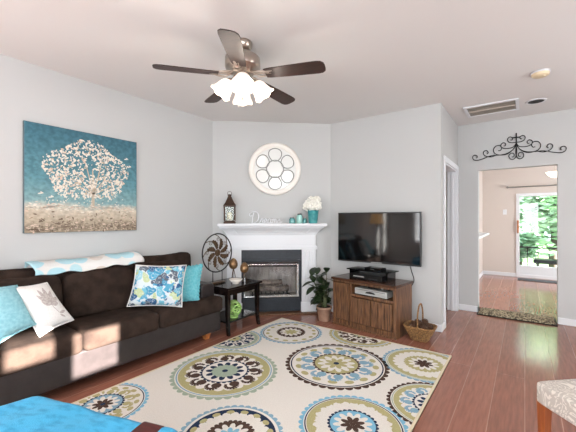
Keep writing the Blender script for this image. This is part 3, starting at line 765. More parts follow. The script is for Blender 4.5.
# sunburst disc sculpture
sx_, sy_, sz_, sr = -3.075, 2.75, .932, .236
sc_ = thing('metal_sculpture', 'round openwork bronze sunburst disc on a stand on the end table', 'sculpture', (sx_, sy_, TZ))
MB().ball((sx_, sy_, TZ+.012), (.05, .13, .012), 20, 6).build('stand_base', 'bronze', sc_)
for dy in (-.075, .075): MB().tube([(sx_, sy_+dy, TZ+.01), (sx_, sy_+dy, sz_-math.sqrt(sr*sr-dy*dy))], .005, 6).build('stand_rod', 'iron', sc_)
MB().tube([(sx_, sy_+sr*math.cos(a), sz_+sr*math.sin(a)) for a in (2*PI*i/48 for i in range(48))], .008, 8, closed=True).build('ring', 'iron', sc_)
q = MB().ball((sx_, sy_, sz_), (.016, .045, .045), 14, 8)
for i in range(8): q.ball((sx_+.01, sy_+.03*math.cos(i*PI/4), sz_+.03*math.sin(i*PI/4)), .011, 8, 5)
q.build('boss', 'bronze', sc_)
for i in range(8):
    a0 = 2*PI*i/8+.2; q = MB(); pp = []
    for j in range(9):
        f = j/8; r = .045+.185*f; a = a0+.75*f*f; pp.append((sx_+.012*math.sin(PI*f), sy_+r*math.cos(a), sz_+r*math.sin(a)))
    q.tube(pp, .005, 6)
    for j in range(1, 6):
        p = Vector(pp[j]); dr = (Vector(pp[j+1])-p).normalized(); ang = math.atan2(dr.z, dr.y)
        w_ = .044*math.sin(PI*(j+1)/8)
        q.ball(p, (.004, .020, w_*.75), 10, 6, X=Matrix.Translation(p) @ Matrix.Rotation(ang, 4, 'X') @ Matrix.Translation(-p))
    q.build('sun_ray', 'bronze', sc_)
    am = a0+.42; cyy, czz = sy_+.165*math.cos(am+.1), sz_+.165*math.sin(am+.1)
    MB().tube([(sx_, cyy+(.028-.02*f)*math.cos(a0+f*9), czz+(.028-.02*f)*math.sin(a0+f*9)) for f in (k/20 for k in range(21))], .0028, 5).build('scroll', 'bronze', sc_)
# bowl and two bronze eggs
bx_, by_ = -2.875, 2.865
bo = MB().lathe([(.0, TZ+.001), (.04, TZ+.001), (.039, TZ+.012), (.062, TZ+.03), (.084, TZ+.058), (.080, TZ+.059), (.056, TZ+.034), (.0, TZ+.02)], (bx_, by_, 0), 28)
tag(bo.build('bowl', 'dish', loc=(bx_, by_, TZ)), 'small white bowl in front of the bronze eggs on the end table', 'bowl')
def egg(x, y, z, label):
    t = thing('egg_ornament', label, 'ornament', (x, y, TZ))
    q = MB(); prof = []
    for i in range(15):
        a = -PI/2+PI*i/14; prof.append((.055*math.cos(a)*(1-.13*math.sin(a)), .070*math.sin(a)))
    q.lathe(prof, (x, y, z), 20); q.build('egg', 'gold', t)
    q = MB().lathe([(.0, z-.062), (.03, z-.052), (.036, z-.035), (.032, z-.035), (.0, z-.058)], (x, y, 0), 16)
    q.build('cup', 'bronze', t)
    for i in range(3):
        a = i*2*PI/3+.5
        MB().tube([(x, y, z-.055), (x+.012*math.cos(a), y+.012*math.sin(a), z-.10), (x+.035*math.cos(a), y+.035*math.sin(a), TZ+.004)], .0045, 6).build('leg', 'bronze', t)
egg(-2.982, 2.93, .785, 'taller bronze egg on a three-legged stand on the end table')
egg(-2.868, 3.01, .735, 'shorter bronze egg on a three-legged stand on the end table')
# green openwork ball on the lower shelf
gx, gy, gz = -2.875, 2.83, .15
gl = thing('green_lantern', 'lime green openwork ceramic globe on the lower shelf of the end table', 'ornament', (gx, gy, gz))
q = MB().lathe([(.0, .001), (.05, .001), (.055, .012), (.045, .022), (.03, .024), (.0, .024)], (gx, gy, gz), 24); q.build('base', 'green_glaze', gl)
q = MB(); r = .088; zc = gz+.11
for k in range(3):
    for i in range(5):
        ax = Vector((math.cos(2*PI*i/5+k), math.sin(2*PI*i/5+k), (-.55, .1, .7)[k])).normalized(); a1 = ax.orthogonal().normalized(); a2 = ax.cross(a1)
        q.tube([Vector((gx, gy, zc))+ax*r*.86+(a1*math.cos(t)+a2*math.sin(t))*r*.5 for t in (2*PI*j/18 for j in range(18))], .0095, 8, closed=True)
q.tube([(gx+.04*math.cos(t), gy+.04*math.sin(t), zc+.085) for t in (2*PI*j/20 for j in range(20))], .009, 8, closed=True)
q.build('globe', 'green_glaze', gl)

# ------------------------------------------------------------ mirror above the mantel
mi_ = thing('round_mirror', 'round cream framed mirror with six-petal flower over the mantel', 'mirror', fp(.882, .022, 2.065), FROT)
mi_.rotation_euler = (math.radians(3.2), 0, FROT)      # hangs from its top edge, leaning out a little
Xm = Matrix.Rotation(PI/2, 4, 'X')                      # local lathe axis -> -y (into the room)
MB().lathe([(.0, .004), (.372, .004), (.376, .014), (.366, .026), (.352, .030), (.340, .024), (.330, .018), (.318, .022), (.306, .018), (.298, .012), (.0, .012)], n=64, X=Xm).build('frame', 'cream', mi_, local=True)
MB().lathe([(.0, .0135), (.296, .0135)], n=48, X=Xm).build('backing_glass', 'mirror', mi_, local=True, smooth=False)
MB().lathe([(.0, .022), (.118, .022), (.124, .016)], n=40, X=Xm).build('centre_glass', 'mirror', mi_, local=True, smooth=False)
MB().tube([(.122*math.cos(a), -.022, .122*math.sin(a)) for a in (2*PI*i/40 for i in range(40))], .0075, 6, closed=True).build('centre_rim', 'lead', mi_, local=True)
for k in range(6):
    a0 = PI/2+k*PI/3; pts = []
    for j in range(33):
        f = j/32*2*PI; u = .198+.092*-math.cos(f); wv = .092*math.sin(f)*(1+.18*-math.cos(f)); pts.append((u*math.cos(a0)-wv*math.sin(a0), u*math.sin(a0)+wv*math.cos(a0)))
    pts = pts[:-1]
    tilt = .03*math.sin(k*2.1)
    MB().add([(x, -.0165, z) for x, z in pts], [tuple(range(len(pts)))]).build('petal_glass', 'mirror', mi_, local=True)
    MB().tube([(x, -.017, z) for x, z in pts], .007, 6, closed=True).build('petal_rim', 'lead', mi_, local=True)

# ------------------------------------------------------------ on the mantel
MZ = 1.287
def on_mantel(s, off): return fp(s, off, MZ)
ln = thing('candle_lantern', 'dark bronze candle lantern with pitched roof at the left end of the mantel', 'lantern', on_mantel(.247, .122), FROT+.12)
h = .070
MB().box((-h-.01, -h-.01, 0), (h+.01, h+.01, .025)).box((-h, -h, .025), (h, h, .04)).build('base', 'rust', ln, local=True, bevel=.003)
for x in (-1, 1):
    for y in (-1, 1): MB().box((x*h-.008, y*h-.008, .04), (x*h+.008, y*h+.008, .235)).build('post', 'rust', ln, local=True)
q = MB().box((-h-.012, -h-.012, .235), (h+.012, h+.012, .25))
rf = [(h+.016, .25), (.062, .285), (.045, .32), (.032, .35), (.026, .37)]
for (a, z1), (b, z2) in zip(rf, rf[1:]): q.taper(z1, z2, (-a, -a, a, a), (-b, -b, b, b))
q.build('roof', 'rust', ln, local=True)
q = MB().box((-.022, -.022, .37), (.022, .022, .39)); q.taper(.39, .405, (-.03, -.03, .03, .03), (-.012, -.012, .012, .012)); q.build('chimney_cap', 'rust', ln, local=True)
MB().tube([(.028*math.cos(a), 0, .415+.03*math.sin(a)) for a in (2*PI*i/20 for i in range(20))], .0035, 6, closed=True).build('ring_handle', 'rust', ln, local=True)
for k in range(4): MB().box((-h+.01, -h-.001, .042), (h-.01, -h+.002, .233), X=Matrix.Rotation(k*PI/2, 4, 'Z')).build('pane', 'thin_glass', ln, local=True)
MB().lathe([(.0, .041), (.035, .041), (.035, .15), (.03, .155), (.0, .15)], n=20).build('candle', 'wax', ln, local=True)
# script word sign
sg = thing('word_sign', 'white script word sign standing on the mantel beside the lantern', 'sign', on_mantel(.52, .10), FROT)
def script(strokes, x0, z0, k): return [[(x0+a*k, 0, z0+b*k) for a, b in st] for st in strokes]
letters = [
    ('D', [[(.30, 1.5), (.16, .9), (.10, .25), (.02, .12), (.12, .04), (.35, .05), (.75, .35), (.95, .95), (.78, 1.45), (.35, 1.62), (-.15, 1.45), (-.30, 1.15), (-.12, .98), (.05, 1.12)]], 1.15),
    ('r', [[(-.15, .05), (.08, .35), (.18, .68), (.24, .58), (.40, .60), (.34, .15), (.48, .04), (.62, .2)]], .55),
    ('e', [[(0, .2), (.30, .36), (.30, .58), (.15, .62), (.03, .35), (.12, .06), (.32, .06), (.50, .25)]], .48),
    ('a', [[(.42, .55), (.22, .64), (.04, .4), (.08, .08), (.28, .1), (.42, .5), (.42, .58), (.40, .15), (.50, .05), (.62, .22)]], .58),
    ('m', [[(0, .4), (.08, .6), (.12, .04)], [(.12, .3), (.24, .62), (.34, .5), (.34, .04)], [(.34, .3), (.46, .62), (.57, .5), (.57, .12), (.66, .04), (.78, .2)]], .74),
    ('s', [[(0, .15), (.22, .62), (.26, .55), (.38, .2), (.25, .02), (.06, .1)], [(.3, .06), (.52, .12), (.66, .28)]], .6)]
x = .03; kk = .103
for ch, st, adv in letters:
    q = MB()
    for s_ in script(st, x, .0, kk): q.tube(smooth_path([(a, 0, max(b, .007)) for a, _, b in s_], 5), 0.007, 8)
    o = q.build('letter', 'white', sg, local=True); x += adv*kk
MB().box((.03, -.012, 0), (.42, .012, .006)).build('foot_bar', 'white', sg, local=True)
# jars and flower pail
def jar(s, off, r, hgt, m, label, lid='zinc', name='mason_jar', cat='jar'):
    t = thing(name, label, cat, on_mantel(s, off))
    MB().lathe([(.0, .001), (r*.92, .001), (r, .01), (r, hgt*.68), (r*.93, hgt*.78), (r*.66, hgt*.86), (r*.66, hgt*.9), (.0, hgt*.9)], n=24).build('body', m, t, local=True)
    MB().lathe([(.0, hgt*.88), (r*.72, hgt*.88), (r*.72, hgt*.99), (r*.66, hgt), (.0, hgt)], n=24).build('lid', lid, t, local=True)
    return t
jar(1.12, .10, .042, .085, 'teal_glass', 'short dark teal jar, leftmost of the jars on the mantel')
jar(1.225, .10, .043, .140, 'pale_teal', 'tall pale teal mason jar with dark lid between the short jar and the flowers')
jar(1.305, .075, .028, .075, 'teal_glass', 'tiny teal jar tucked against the flower pail', lid='teal_glass')
pp_ = on_mantel(1.415, .130)
vp = thing('flower_pail', 'teal tapered pail holding the white hydrangeas at the right end of the mantel', 'vase', pp_)
MB().lathe([(.0, .001), (.058, .001), (.060, .01), (.078, .175), (.083, .182), (.079, .186), (.072, .17), (.0, .165)], n=28).build('pail', 'teal_pot', vp, local=True)
q = MB()
for i in range(60):
    a = rnd.uniform(0, 6.28); s = rnd.uniform(.025, .045); r0 = rnd.uniform(.03, .09); zz = rnd.uniform(.18, .27)
    q.ball((0, 0, 0), (s, s*.5, .003), 8, 4, X=X4((r0*math.cos(a), r0*math.sin(a), zz), rz=a, ry=rnd.uniform(-.7, .5)))
ho = thing('hydrangea_bunch', 'bunch of white hydrangea heads standing in the teal pail', 'flowers', (pp_[0], pp_[1], pp_[2]+.17))
def shift(mb, dz):
    mb.v = [(a, b, c+dz) for a, b, c in mb.v]; return mb
shift(q, -.17).build('leaves', 'foliage', ho, local=True)
hr = random.Random(3)
for (hx, hy, hz, hs) in ((-.075, -.035, .235, .066), (.01, -.055, .24, .07), (.085, -.02, .25, .066), (-.03, .02, .325, .068), (.045, .02, .33, .06), (-.085, .01, .29, .055), (.0, -.025, .29, .06)):
    q = MB()
    for i in range(48):
        zq = hr.uniform(-1, 1); a = hr.uniform(0, 6.28); rr = math.sqrt(1-zq*zq)
        q.ball((hx+hs*rr*math.cos(a)*.85, hy+hs*rr*math.sin(a)*.85, hz+hs*zq*.8), hs*.26, 7, 5)
    q.ball((hx, hy, hz), hs*.85, 10, 7)
    q.tube([(hx, hy, hz-.03), (hx*.4, hy*.4, .19)], .004, 6)
    shift(q, -.17).build('flower_head', 'petal', ho, local=True)

# ------------------------------------------------------------ television
tv = thing('television', 'large flat black television mounted above the wooden cabinet', 'television', (-1.56, 4.13, .76))
x0, x1, z0, z1 = -2.113, -1.008, .772, 1.437
MB().box((x0, 4.10, z0), (x1, 4.145, z1)).box((x0+.2, 4.145, z0+.1), (x1-.2, 4.175, z1-.12)).build('case', 'black', tv, bevel=.005)
MB().box((x0+.014, 4.0965, z0+.022), (x1-.014, 4.1005, z1-.014)).build('screen', 'screen', tv)
MB().box((x0+.48, 4.0965, z0+.006), (x1-.48, 4.101, z0+.014)).build('logo_strip', 'silver', tv)
MB().box((-1.8, 4.175, .95), (-1.32, 4.228, 1.25)).build('wall_bracket', 'iron', tv)

# ------------------------------------------------------------ cabinet
CR_ = math.atan2(-.123, .843)
CB = thing('media_cabinet', 'brown wooden cabinet with plank doors and open niche under the television', 'cabinet', (-2.015, 3.767, 0), CR_)
CW, CDp, CHt = .862, .42, .605
q = MB()
q.box((0, .02, 0), (.022, CDp, CHt-.03)).box((CW-.022, .02, 0), (CW, CDp, CHt-.03)).box((.022, CDp-.012, .02), (CW-.022, CDp, CHt-.03))
q.box((.022, .02, .05), (CW-.022, CDp-.012, .068)).box((.262, .02, .068), (.278, CDp-.012, CHt-.03)).box((.278, .02, .407), (CW-.022, CDp-.012, .424))
q.box((0, 0, 0), (CW, .02, .075)).box((0, 0, .075), (.022, .02, CHt-.03)).box((CW-.035, 0, .075), (CW, .02, CHt-.03)).box((.022, 0, CHt-.058), (CW-.035, .02, CHt-.03))
q.box((.258, 0, .075), (.285, .02, CHt-.058)).box((.285, 0, .395), (CW-.035, .02, .426))
q.box((-.008, -.012, .0), (CW+.008, .012, .022))
q.build('body', 'walnut', CB, local=True, bevel=.003)
MB().box((-.015, -.025, CHt-.03), (CW+.015, CDp+.01, CHt)).build('top', 'walnut_top', CB, local=True, bevel=.006)
def plankdoor(a, b, z0, z1, n):
    q = MB(); w_ = (b-a)/n
    for i in range(n): q.box((a+i*w_+.0015, -.012, z0), (a+(i+1)*w_-.0015, .004, z1))
    q.box((a+.002, -.006, z0), (b-.002, .002, z1))
    return q.build('door', 'walnut', CB, local=True, bevel=.0025)
d1 = plankdoor(.025, .255, .085, CHt-.065, 3)
d2 = plankdoor(.290, .552, .085, .388, 3)
d3 = plankdoor(.560, .822, .085, .388, 3)
for a, b, dd in ((.03, .05, d1), (.235, .25, d1)): MB().box((a, -.016, .09), (b, -.011, CHt-.07)).build('stile', 'walnut', dd, local=True, bevel=.002)
CX = Matrix.Translation((-2.015, 3.767, 0)) @ Matrix.Rotation(CR_, 4, 'Z')
def onc(x, y, z): return tuple(CX @ Vector((x, y, z)))
vc = thing('video_player', 'silver video player in the open niche of the wooden cabinet', 'video player', onc(.53, .16, .4275), CR_)
MB().box((-.215, -.14, .006), (.215, .14, .080)).build('case', 'silver', vc, local=True, bevel=.004)
MB().add([(-.07, -.1415, .03), (.07, -.1415, .03), (.05, -.1415, .048), (.0, -.1415, .055), (-.05, -.1415, .048)], [(0, 1, 2, 3, 4)]).build('display', 'black', vc, local=True)
MB().box((-.19, -.1425, .062), (.19, -.1405, .066)).build('tape_slot', 'black', vc, local=True)
for x in (-.18, .18):
    for y in (-.1, .1): MB().box((x-.015, y-.015, 0), (x+.015, y+.015, .006)).build('foot', 'black', vc, local=True)
cbx = thing('cable_box', 'small black box on top of the silver video player', 'cable box', onc(.60, .17, .5095), CR_)
MB().box((-.13, -.10, 0), (.13, .10, .034)).build('case', 'black', cbx, local=True, bevel=.003)
MB().lathe([(.0, 0), (.011, 0), (.009, .003), (.0, .003)], n=14, X=Matrix.Translation((.06, -.1, .017)) @ Matrix.Rotation(PI/2, 4, 'X')).build('knob', 'chrome', cbx, local=True)
rs = thing('riser_shelf', 'black glass riser shelf on the cabinet top under the television', 'shelf', onc(.45, .20, CHt), CR_)
MB().box((-.29, -.13, .105), (.29, .13, .118)).build('shelf_plate', 'gloss_black', rs, local=True, bevel=.003)
for x in (-.25, .25): MB().box((x-.012, -.10, 0), (x+.012, .10, .105)).build('support', 'gloss_black', rs, local=True)
dv = thing('disc_player', 'slim black disc player under the riser shelf on the cabinet top', 'disc player', onc(.45, .185, CHt), CR_)
MB().box((-.215, -.14, .005), (.215, .10, .072)).build('case', 'black', dv, local=True, bevel=.004)
MB().box((-.17, -.1425, .033), (-.02, -.1395, .045)).build('disc_tray', 'silver', dv, local=True)
MB().box((.04, -.1425, .018), (.16, -.1395, .03)).build('display', 'zinc', dv, local=True)
for x in (-.17, .17):
    for y in (-.11, .08): MB().box((x-.012, y-.012, 0), (x+.012, y+.012, .005)).build('foot', 'black', dv, local=True)
cb2 = thing('set_top_box', 'small black box lying on the riser shelf just below the television', 'set top box', onc(.50, .19, CHt+.1185), CR_)
MB().box((-.11, -.07, 0), (.11, .07, .028)).build('case', 'gloss_black', cb2, local=True, bevel=.003)
MB().box((-.03, -.0715, .01), (.02, -.0695, .018)).build('status_light', 'chrome', cb2, local=True)
cp = smooth_path([(-1.16, 4.16, .80), (-1.15, 4.215, .70), (-1.12, 4.215, .58), (-1.165, 4.215, .47), (-1.15, 4.215, .34), (-1.16, 4.21, .18), (-1.16, 4.21, .02)], 8)
tag(MB().tube(cp, .006, 6).build('power_cord', 'wire', loc=(-1.15, 4.21, .4)), 'black cord hanging down the wall right of the wooden cabinet', 'cord')

# ------------------------------------------------------------ potted plant and basket
px_, py_ = -2.165, 3.80
pl_ = thing('potted_plant', 'leafy dark green plant in a tan clay pot between fireplace and cabinet', 'plant', (px_, py_, 0))
MB().lathe([(.0, .001), (.070, .001), (.075, .01), (.096, .16), (.104, .162), (.105, .188), (.096, .19), (.09, .175), (.0, .173)], (px_, py_, 0), 28).build('pot', 'terracotta', pl_)
MB().lathe([(.0, .180), (.09, .178)], (px_, py_, 0), 20).build('soil', 'soil', pl_)
lr = random.Random(5)
for i in range(12):
    a = i*2.4+.4; lean = lr.uniform(.08, .20); hh = lr.uniform(.20, .44) if i else .47
    if math.cos(a) > .3: lean *= .35
    base = Vector((px_+.03*math.cos(a), py_+.03*math.sin(a), .175)); tip = Vector((px_+lean*math.cos(a), py_+lean*math.sin(a)*.8-.04, .18+hh))
    mid = base.lerp(tip, .55)+Vector((0, 0, .04)); pts = smooth_path([base, mid, tip], 6)
    st = MB().tube(pts, [.006*(1-.5*k/(len(pts)-1)) for k in range(len(pts))], 6).build('stem', 'foliage', pl_)
    for j, f in enumerate((.2, .38, .55, .72, .86, 1.0)):
        p = pts[int(f*(len(pts)-1))]; la = a+j*2.3+lr.uniform(-.4, .4); L = lr.uniform(.13, .185); w_ = L*.30; pit = lr.uniform(-.5, .55) if f < 1 else .9
        if p.x+L*math.cos(la) > -2.06 and p.z < .60 and p.y > 3.68: la += PI
        def lf(u, v):
            s = u; b = (v-.5)*2; ww = w_*math.sin(PI*min(s*.97+.03, 1))**.75
            return (L*s, b*ww, .25*abs(b)*ww-.35*L*s*s)
        Xl = Matrix.Translation(p) @ Matrix.Rotation(la, 4, 'Z') @ Matrix.Rotation(-pit, 4, 'Y')
        MB().grid(lf, 8, 4, X=Xl).build('leaf', 'leaf', st)
bx0, by0 = -.95, 3.83
bk_ = thing('wicker_basket', 'woven brown basket with tall arched handle on the floor right of the cabinet', 'basket', (bx0, by0, 0))
q = MB(); zb = [(0, .085, .075), (.03, .098, .082), (.07, .116, .094), (.11, .137, .108), (.15, .158, .122)]
def rrect(a, b, z, n=32): return [(bx0+a*math.copysign(abs(math.cos(t))**.45, math.cos(t)), by0+b*math.copysign(abs(math.sin(t))**.45, math.sin(t)), z) for t in (2*PI*i/n for i in range(n))]
rings = [rrect(a, b, z) for z, a, b in zb]+[rrect(.150, .115, .15), rrect(.09, .08, .02)]
n = 32
q.add([p for r in rings for p in r], [(i*n+j, i*n+(j+1) % n, (i+1)*n+(j+1) % n, (i+1)*n+j) for i in range(len(rings)-1) for j in range(n)]+[tuple(range(n)), tuple((len(rings)-1)*n+j for j in range(n))])
for z, a, b in [(.015+.0165*i, 0.088+.070*i/8+.003, .076+.046*i/8+.003) for i in range(9)]: q.tube(rrect(a, b, z), .006, 5, closed=True)
q.build('body', 'wicker', bk_)
MB().tube(rrect(.160, .124, .155), .010, 8, closed=True).build('rim', 'wicker', bk_)
MB().tube(smooth_path([(bx0, by0-.118, .13), (bx0, by0-.112, .28), (bx0, by0-.06, .375), (bx0, by0, .395), (bx0, by0+.06, .375), (bx0, by0+.112, .28), (bx0, by0+.118, .13)], 6), .0085, 8).build('handle', 'wicker', bk_)
ci = 0
for (a, b, c) in ((-.07, -.045, .14), (.055, -.045, .14), (0, .035, .135), (-.085, .045, .14), (.09, .045, .14), (-.02, -.025, .19), (.045, .02, .195)):
    p = (bx0+a, by0+b, c); t = thing('pine_cone', ['pine cone at the near left of the wicker basket', 'pine cone at the near right of the wicker basket', 'pine cone in the middle of the lower layer in the wicker basket', 'pine cone at the far left of the wicker basket', 'pine cone at the far right of the wicker basket', 'pine cone lying on top at the near side of the heap in the wicker basket', 'pine cone lying on top at the far side of the heap in the wicker basket'][ci], 'pine cone', p, group='pine cones in the wicker basket'); ci += 1
    q = MB(); Xp = X4(p, rz=lr.uniform(0, 6), rx=lr.uniform(-1, 1))
    q.ball((0, 0, 0), (.026, .026, .036), 10, 7, X=Xp)
    for zi in range(5):
        zz = -.028+zi*.013; rr = .033*math.cos(zz/.045)
        for k in range(8):
            aa = 2*PI*k/8+zi*.4; q.ball((rr*math.cos(aa), rr*math.sin(aa), zz), (.009, .009, .005), 6, 4, X=Xp)
    q.build('cone', 'cone', t)

# ------------------------------------------------------------ ceiling fan
FXx, FYy = -1.80, 1.87
fn = thing('ceiling_fan', 'five-blade brushed nickel ceiling fan with dark blades and four lit shades', 'ceiling fan', (FXx, FYy, HC))
def fl(prof, **k): return MB().lathe([(r, z-HC) for r, z in prof], n=32, **k)
fl([(.0, 2.739), (.075, 2.739), (.078, 2.725), (.068, 2.69), (.045, 2.672), (.0, 2.67)]).build('canopy', 'nickel', fn, local=True)
fl([(.0, 2.70), (.014, 2.70), (.014, 2.64), (.0, 2.64)]).build('downrod', 'nickel', fn, local=True)
fl([(.0, 2.655), (.05, 2.652), (.11, 2.635), (.138, 2.61), (.140, 2.545), (.132, 2.53), (.09, 2.515), (.085, 2.49), (.0, 2.49)]).build('motor_housing', 'nickel', fn, local=True)
fl([(.0, 2.49), (.055, 2.49), (.06, 2.47), (.055, 2.435), (.045, 2.42), (.0, 2.415)]).build('light_fitter', 'nickel', fn, local=True)
BZ = 2.475
for k in range(5):
    a = math.radians(18+72*k); Xb = Matrix.Translation((0, 0, BZ-HC)) @ Matrix.Rotation(a, 4, 'Z')
    ir = MB()
    for s in (-1, 1):
        ir.tube([Vector(p) for p in smooth_path([(.075, s*.012, .028), (.11, s*.035, .01), (.15, s*.045, .0), (.19, s*.035, -.002), (.225, s*.012, -.002)], 5)], .008, 6, X=Xb)
        ir.tube([(.10+.018*math.cos(t), s*.02+.012*math.sin(t), .014) for t in (2*PI*i/12 for i in range(12))], .005, 5, X=Xb, closed=True)
    ir.tube([(.08, 0, .026), (.15, 0, .002), (.24, 0, -.003)], .007, 6, X=Xb)
    ir.box((.20, -.035, -.004), (.255, .035, .001), X=Xb)
    ir.build('blade_iron', 'nickel', fn, local=True)
    pts = []
    for x_, w_ in ((.19, .050), (.22, .056), (.35, .063), (.5, .068), (.60, .070), (.635, .064), (.655, .045), (.66, .02)): pts.append((x_, w_))
    poly = [(x_, -w_) for x_, w_ in pts]+[(x_, w_) for x_, w_ in pts[::-1]]
    Xt = Matrix.Translation((0, 0, BZ-HC)) @ Matrix.Rotation(a, 4, 'Z') @ Matrix.Rotation(math.radians(1.8), 4, 'Y') @ Matrix.Rotation(math.radians(-11), 4, 'X')
    MB().prism(poly, .000, .008, X=Xt).build('blade', 'blade', fn, local=True, bevel=.002)
for k in range(4):
    a = math.radians(-46+90*k); ca, sa = math.cos(a), math.sin(a)
    base = Vector((.055*ca, .055*sa, 2.445-HC)); end = Vector((.095*ca, .095*sa, 2.435-HC))
    MB().tube([base, (base+end)/2+Vector((0, 0, .006)), end], .011, 8).build('lamp_arm', 'nickel', fn, local=True)
    Xs = Matrix.Translation(end) @ Matrix.Rotation(a, 4, 'Z') @ Matrix.Rotation(math.radians(-37), 4, 'Y') @ Matrix.Rotation(PI, 4, 'X')
    MB().lathe([(.0, -.01), (.022, -.01), (.026, .0), (.026, .012), (.0, .012)], n=16, X=Xs).build('socket', 'nickel', fn, local=True)
    prof = [(.025, .006), (.042, .016), (.056, .040), (.064, .072), (.073, .106), (.086, .130)]
    pb = prof+[(r-.004, z) for r, z in prof[::-1]]
    vs = []; nn = 36
    for i, (r, z) in enumerate(pb):
        for j in range(nn):
            t = 2*PI*j/nn; rip = 1+.035*math.cos(6*t)*min(1, z/.1); vs.append((r*rip*math.cos(t), r*rip*math.sin(t), z+.006*math.cos(6*t)*(z/.135)**3))
    q = MB().add(vs, [(i*nn+j, i*nn+(j+1) % nn, (i+1)*nn+(j+1) % nn, (i+1)*nn+j) for i in range(len(pb)-1) for j in range(nn)], X=Xs, smooth=True)
    q.ball((0, 0, .07), (.024, .024, .036), 12, 8, X=Xs)
    q.build('lamp_shade', 'shade', fn, local=True)
    ll = bpy.data.lights.new('bulb_light', 'POINT'); ll.energy = 4.2; ll.color = (1, .90, .80); ll.shadow_soft_size = .04
    lo = bpy.data.objects.new('bulb_light', ll); COL.objects.link(lo)
    lo.location = Vector((FXx, FYy, HC))+(Xs @ Vector((0, 0, .17)))
for dx, L in ((-.012, .17), (.03, .13)):
    q = MB().tube([(dx, -.03, 2.42-HC), (dx, -.03, 2.42-L-HC)], .0018, 5); q.ball((dx, -.03, 2.42-L-HC-.01), (.006, .006, .014), 8, 6); q.build('pull_chain', 'nickel', fn, local=True)

# ------------------------------------------------------------ ceiling and wall fittings in the hall
vt = thing('air_vent', 'rectangular white return air grille in the ceiling near the doorway', 'air vent', (-.34, 4.80, HC))
a0, a1, b0, b1 = -.285, .285, -.23, .23
q = MB()
for lo, hi in (((a0, b0), (a1, b0+.035)), ((a0, b1-.035), (a1, b1)), ((a0, b0+.035), (a0+.035, b1-.035)), ((a1-.035, b0+.035), (a1, b1-.035))): q.box((*lo, -.016), (*hi, -.0005))
q.build('frame', 'white', vt, local=True, bevel=.003)
MB().box((a0+.03, b0+.03, -.004), (a1-.03, b1-.03, -.001)).build('backing', 'vent_dark', vt, local=True)
for i in range(11):
    y = b0+.055+i*.035
    MB().add([(a0+.034, y-.009, -.014), (a1-.034, y-.009, -.014), (a1-.034, y+.009, -.005), (a0+.034, y+.009, -.005)], [(0, 1, 2, 3)]).build('slat', 'vent_slat', vt, local=True, solid=.0015)
MB().box((a0+.034, -.006, -.016), (a1-.034, .006, -.004)).build('centre_bar', 'vent_slat', vt, local=True)
sm_ = thing('smoke_detector', 'round cream smoke detector on the ceiling right of the air grille', 'smoke detector', (.118, 3.90, HC))
MB().lathe([(.0, -.001), (.078, -.001), (.078, -.014), (.072, -.016)], n=32).build('base', 'white', sm_, local=True)
MB().lathe([(.072, -.014), (.070, -.03), (.058, -.04), (.0, -.042)], n=32).build('cover', 'beige_plastic', sm_, local=True)
MB().lathe([(.0, -.041), (.012, -.041), (.011, -.046), (.0, -.046)], (.03, 0, 0), 14).build('test_button', 'beige_plastic', sm_, local=True)
rc_ = thing('recessed_light', 'unlit black recessed can light in the ceiling beside the air grille', 'ceiling light', (.106, 4.824, HC))
MB().lathe([(.078, -.002), (.100, -.001), (.098, -.007), (.080, -.010), (.078, -.002)], n=36).build('trim_ring', 'white', rc_, local=True)
MB().lathe([(.079, -.006), (.074, -.005), (.060, -.003), (.0, -.0025)], n=36).build('baffle', 'canister', rc_, local=True)
# wrought iron scroll above the doorway
ir = thing('iron_scroll', 'black wrought iron scroll with a small cross on the wall above the doorway', 'wall decor', (-.095, YH, 2.16))
def sp(cx, cy): return ((cx-343)*.0027, -.014, 2.522-(cy-128)*.0033-2.16)
curves = [
    [(343, 165), (352, 190), (375, 206), (405, 212), (450, 212), (490, 222), (515, 226), (530, 222), (536, 212), (530, 203), (518, 204), (514, 212), (520, 216)],
    [(345, 172), (355, 184), (375, 188), (395, 186), (407, 178), (407, 168), (397, 162), (388, 167), (389, 175), (396, 176)],
    [(345, 180), (362, 200), (385, 212), (415, 212), (436, 202), (440, 186), (430, 173), (414, 172), (405, 182), (410, 193), (420, 193)],
    [(425, 210), (450, 217), (474, 212), (486, 200), (482, 189), (470, 188), (464, 197), (470, 203)],
    [(343, 178), (341, 205), (346, 228), (358, 236), (371, 230), (373, 217), (362, 209), (352, 215), (354, 225), (362, 225)],
    [(344, 166), (362, 166), (376, 160), (379, 148), (370, 141), (359, 146), (360, 154), (367, 154)]]
for sgn in (1, -1):
    for c in curves:
        pts = smooth_path([(p[0]*sgn, p[1], p[2]) for p in (sp(*k) for k in c)], 5)
        MB().tube(pts, .0058, 6).build('scroll', 'iron', ir, local=True)
a, b = sp(343, 128), sp(343, 182)
MB().box((-.008, -.022, b[2]), (.008, -.006, a[2])).box((-.045, -.021, sp(0, 146)[2]-.007), (.045, -.007, sp(0, 146)[2]+.007)).build('cross', 'iron', ir, local=True, bevel=.002)
for xx in (-.3, .3): MB().box((xx-.006, -.016, sp(0, 213)[2]-.006), (xx+.006, 0, sp(0, 213)[2]+.006)).build('wall_pin', 'iron', ir, local=True)
MB().box((-.006, -.016, b[2]+.01), (.006, 0, b[2]+.03)).build('wall_pin', 'iron', ir, local=True)
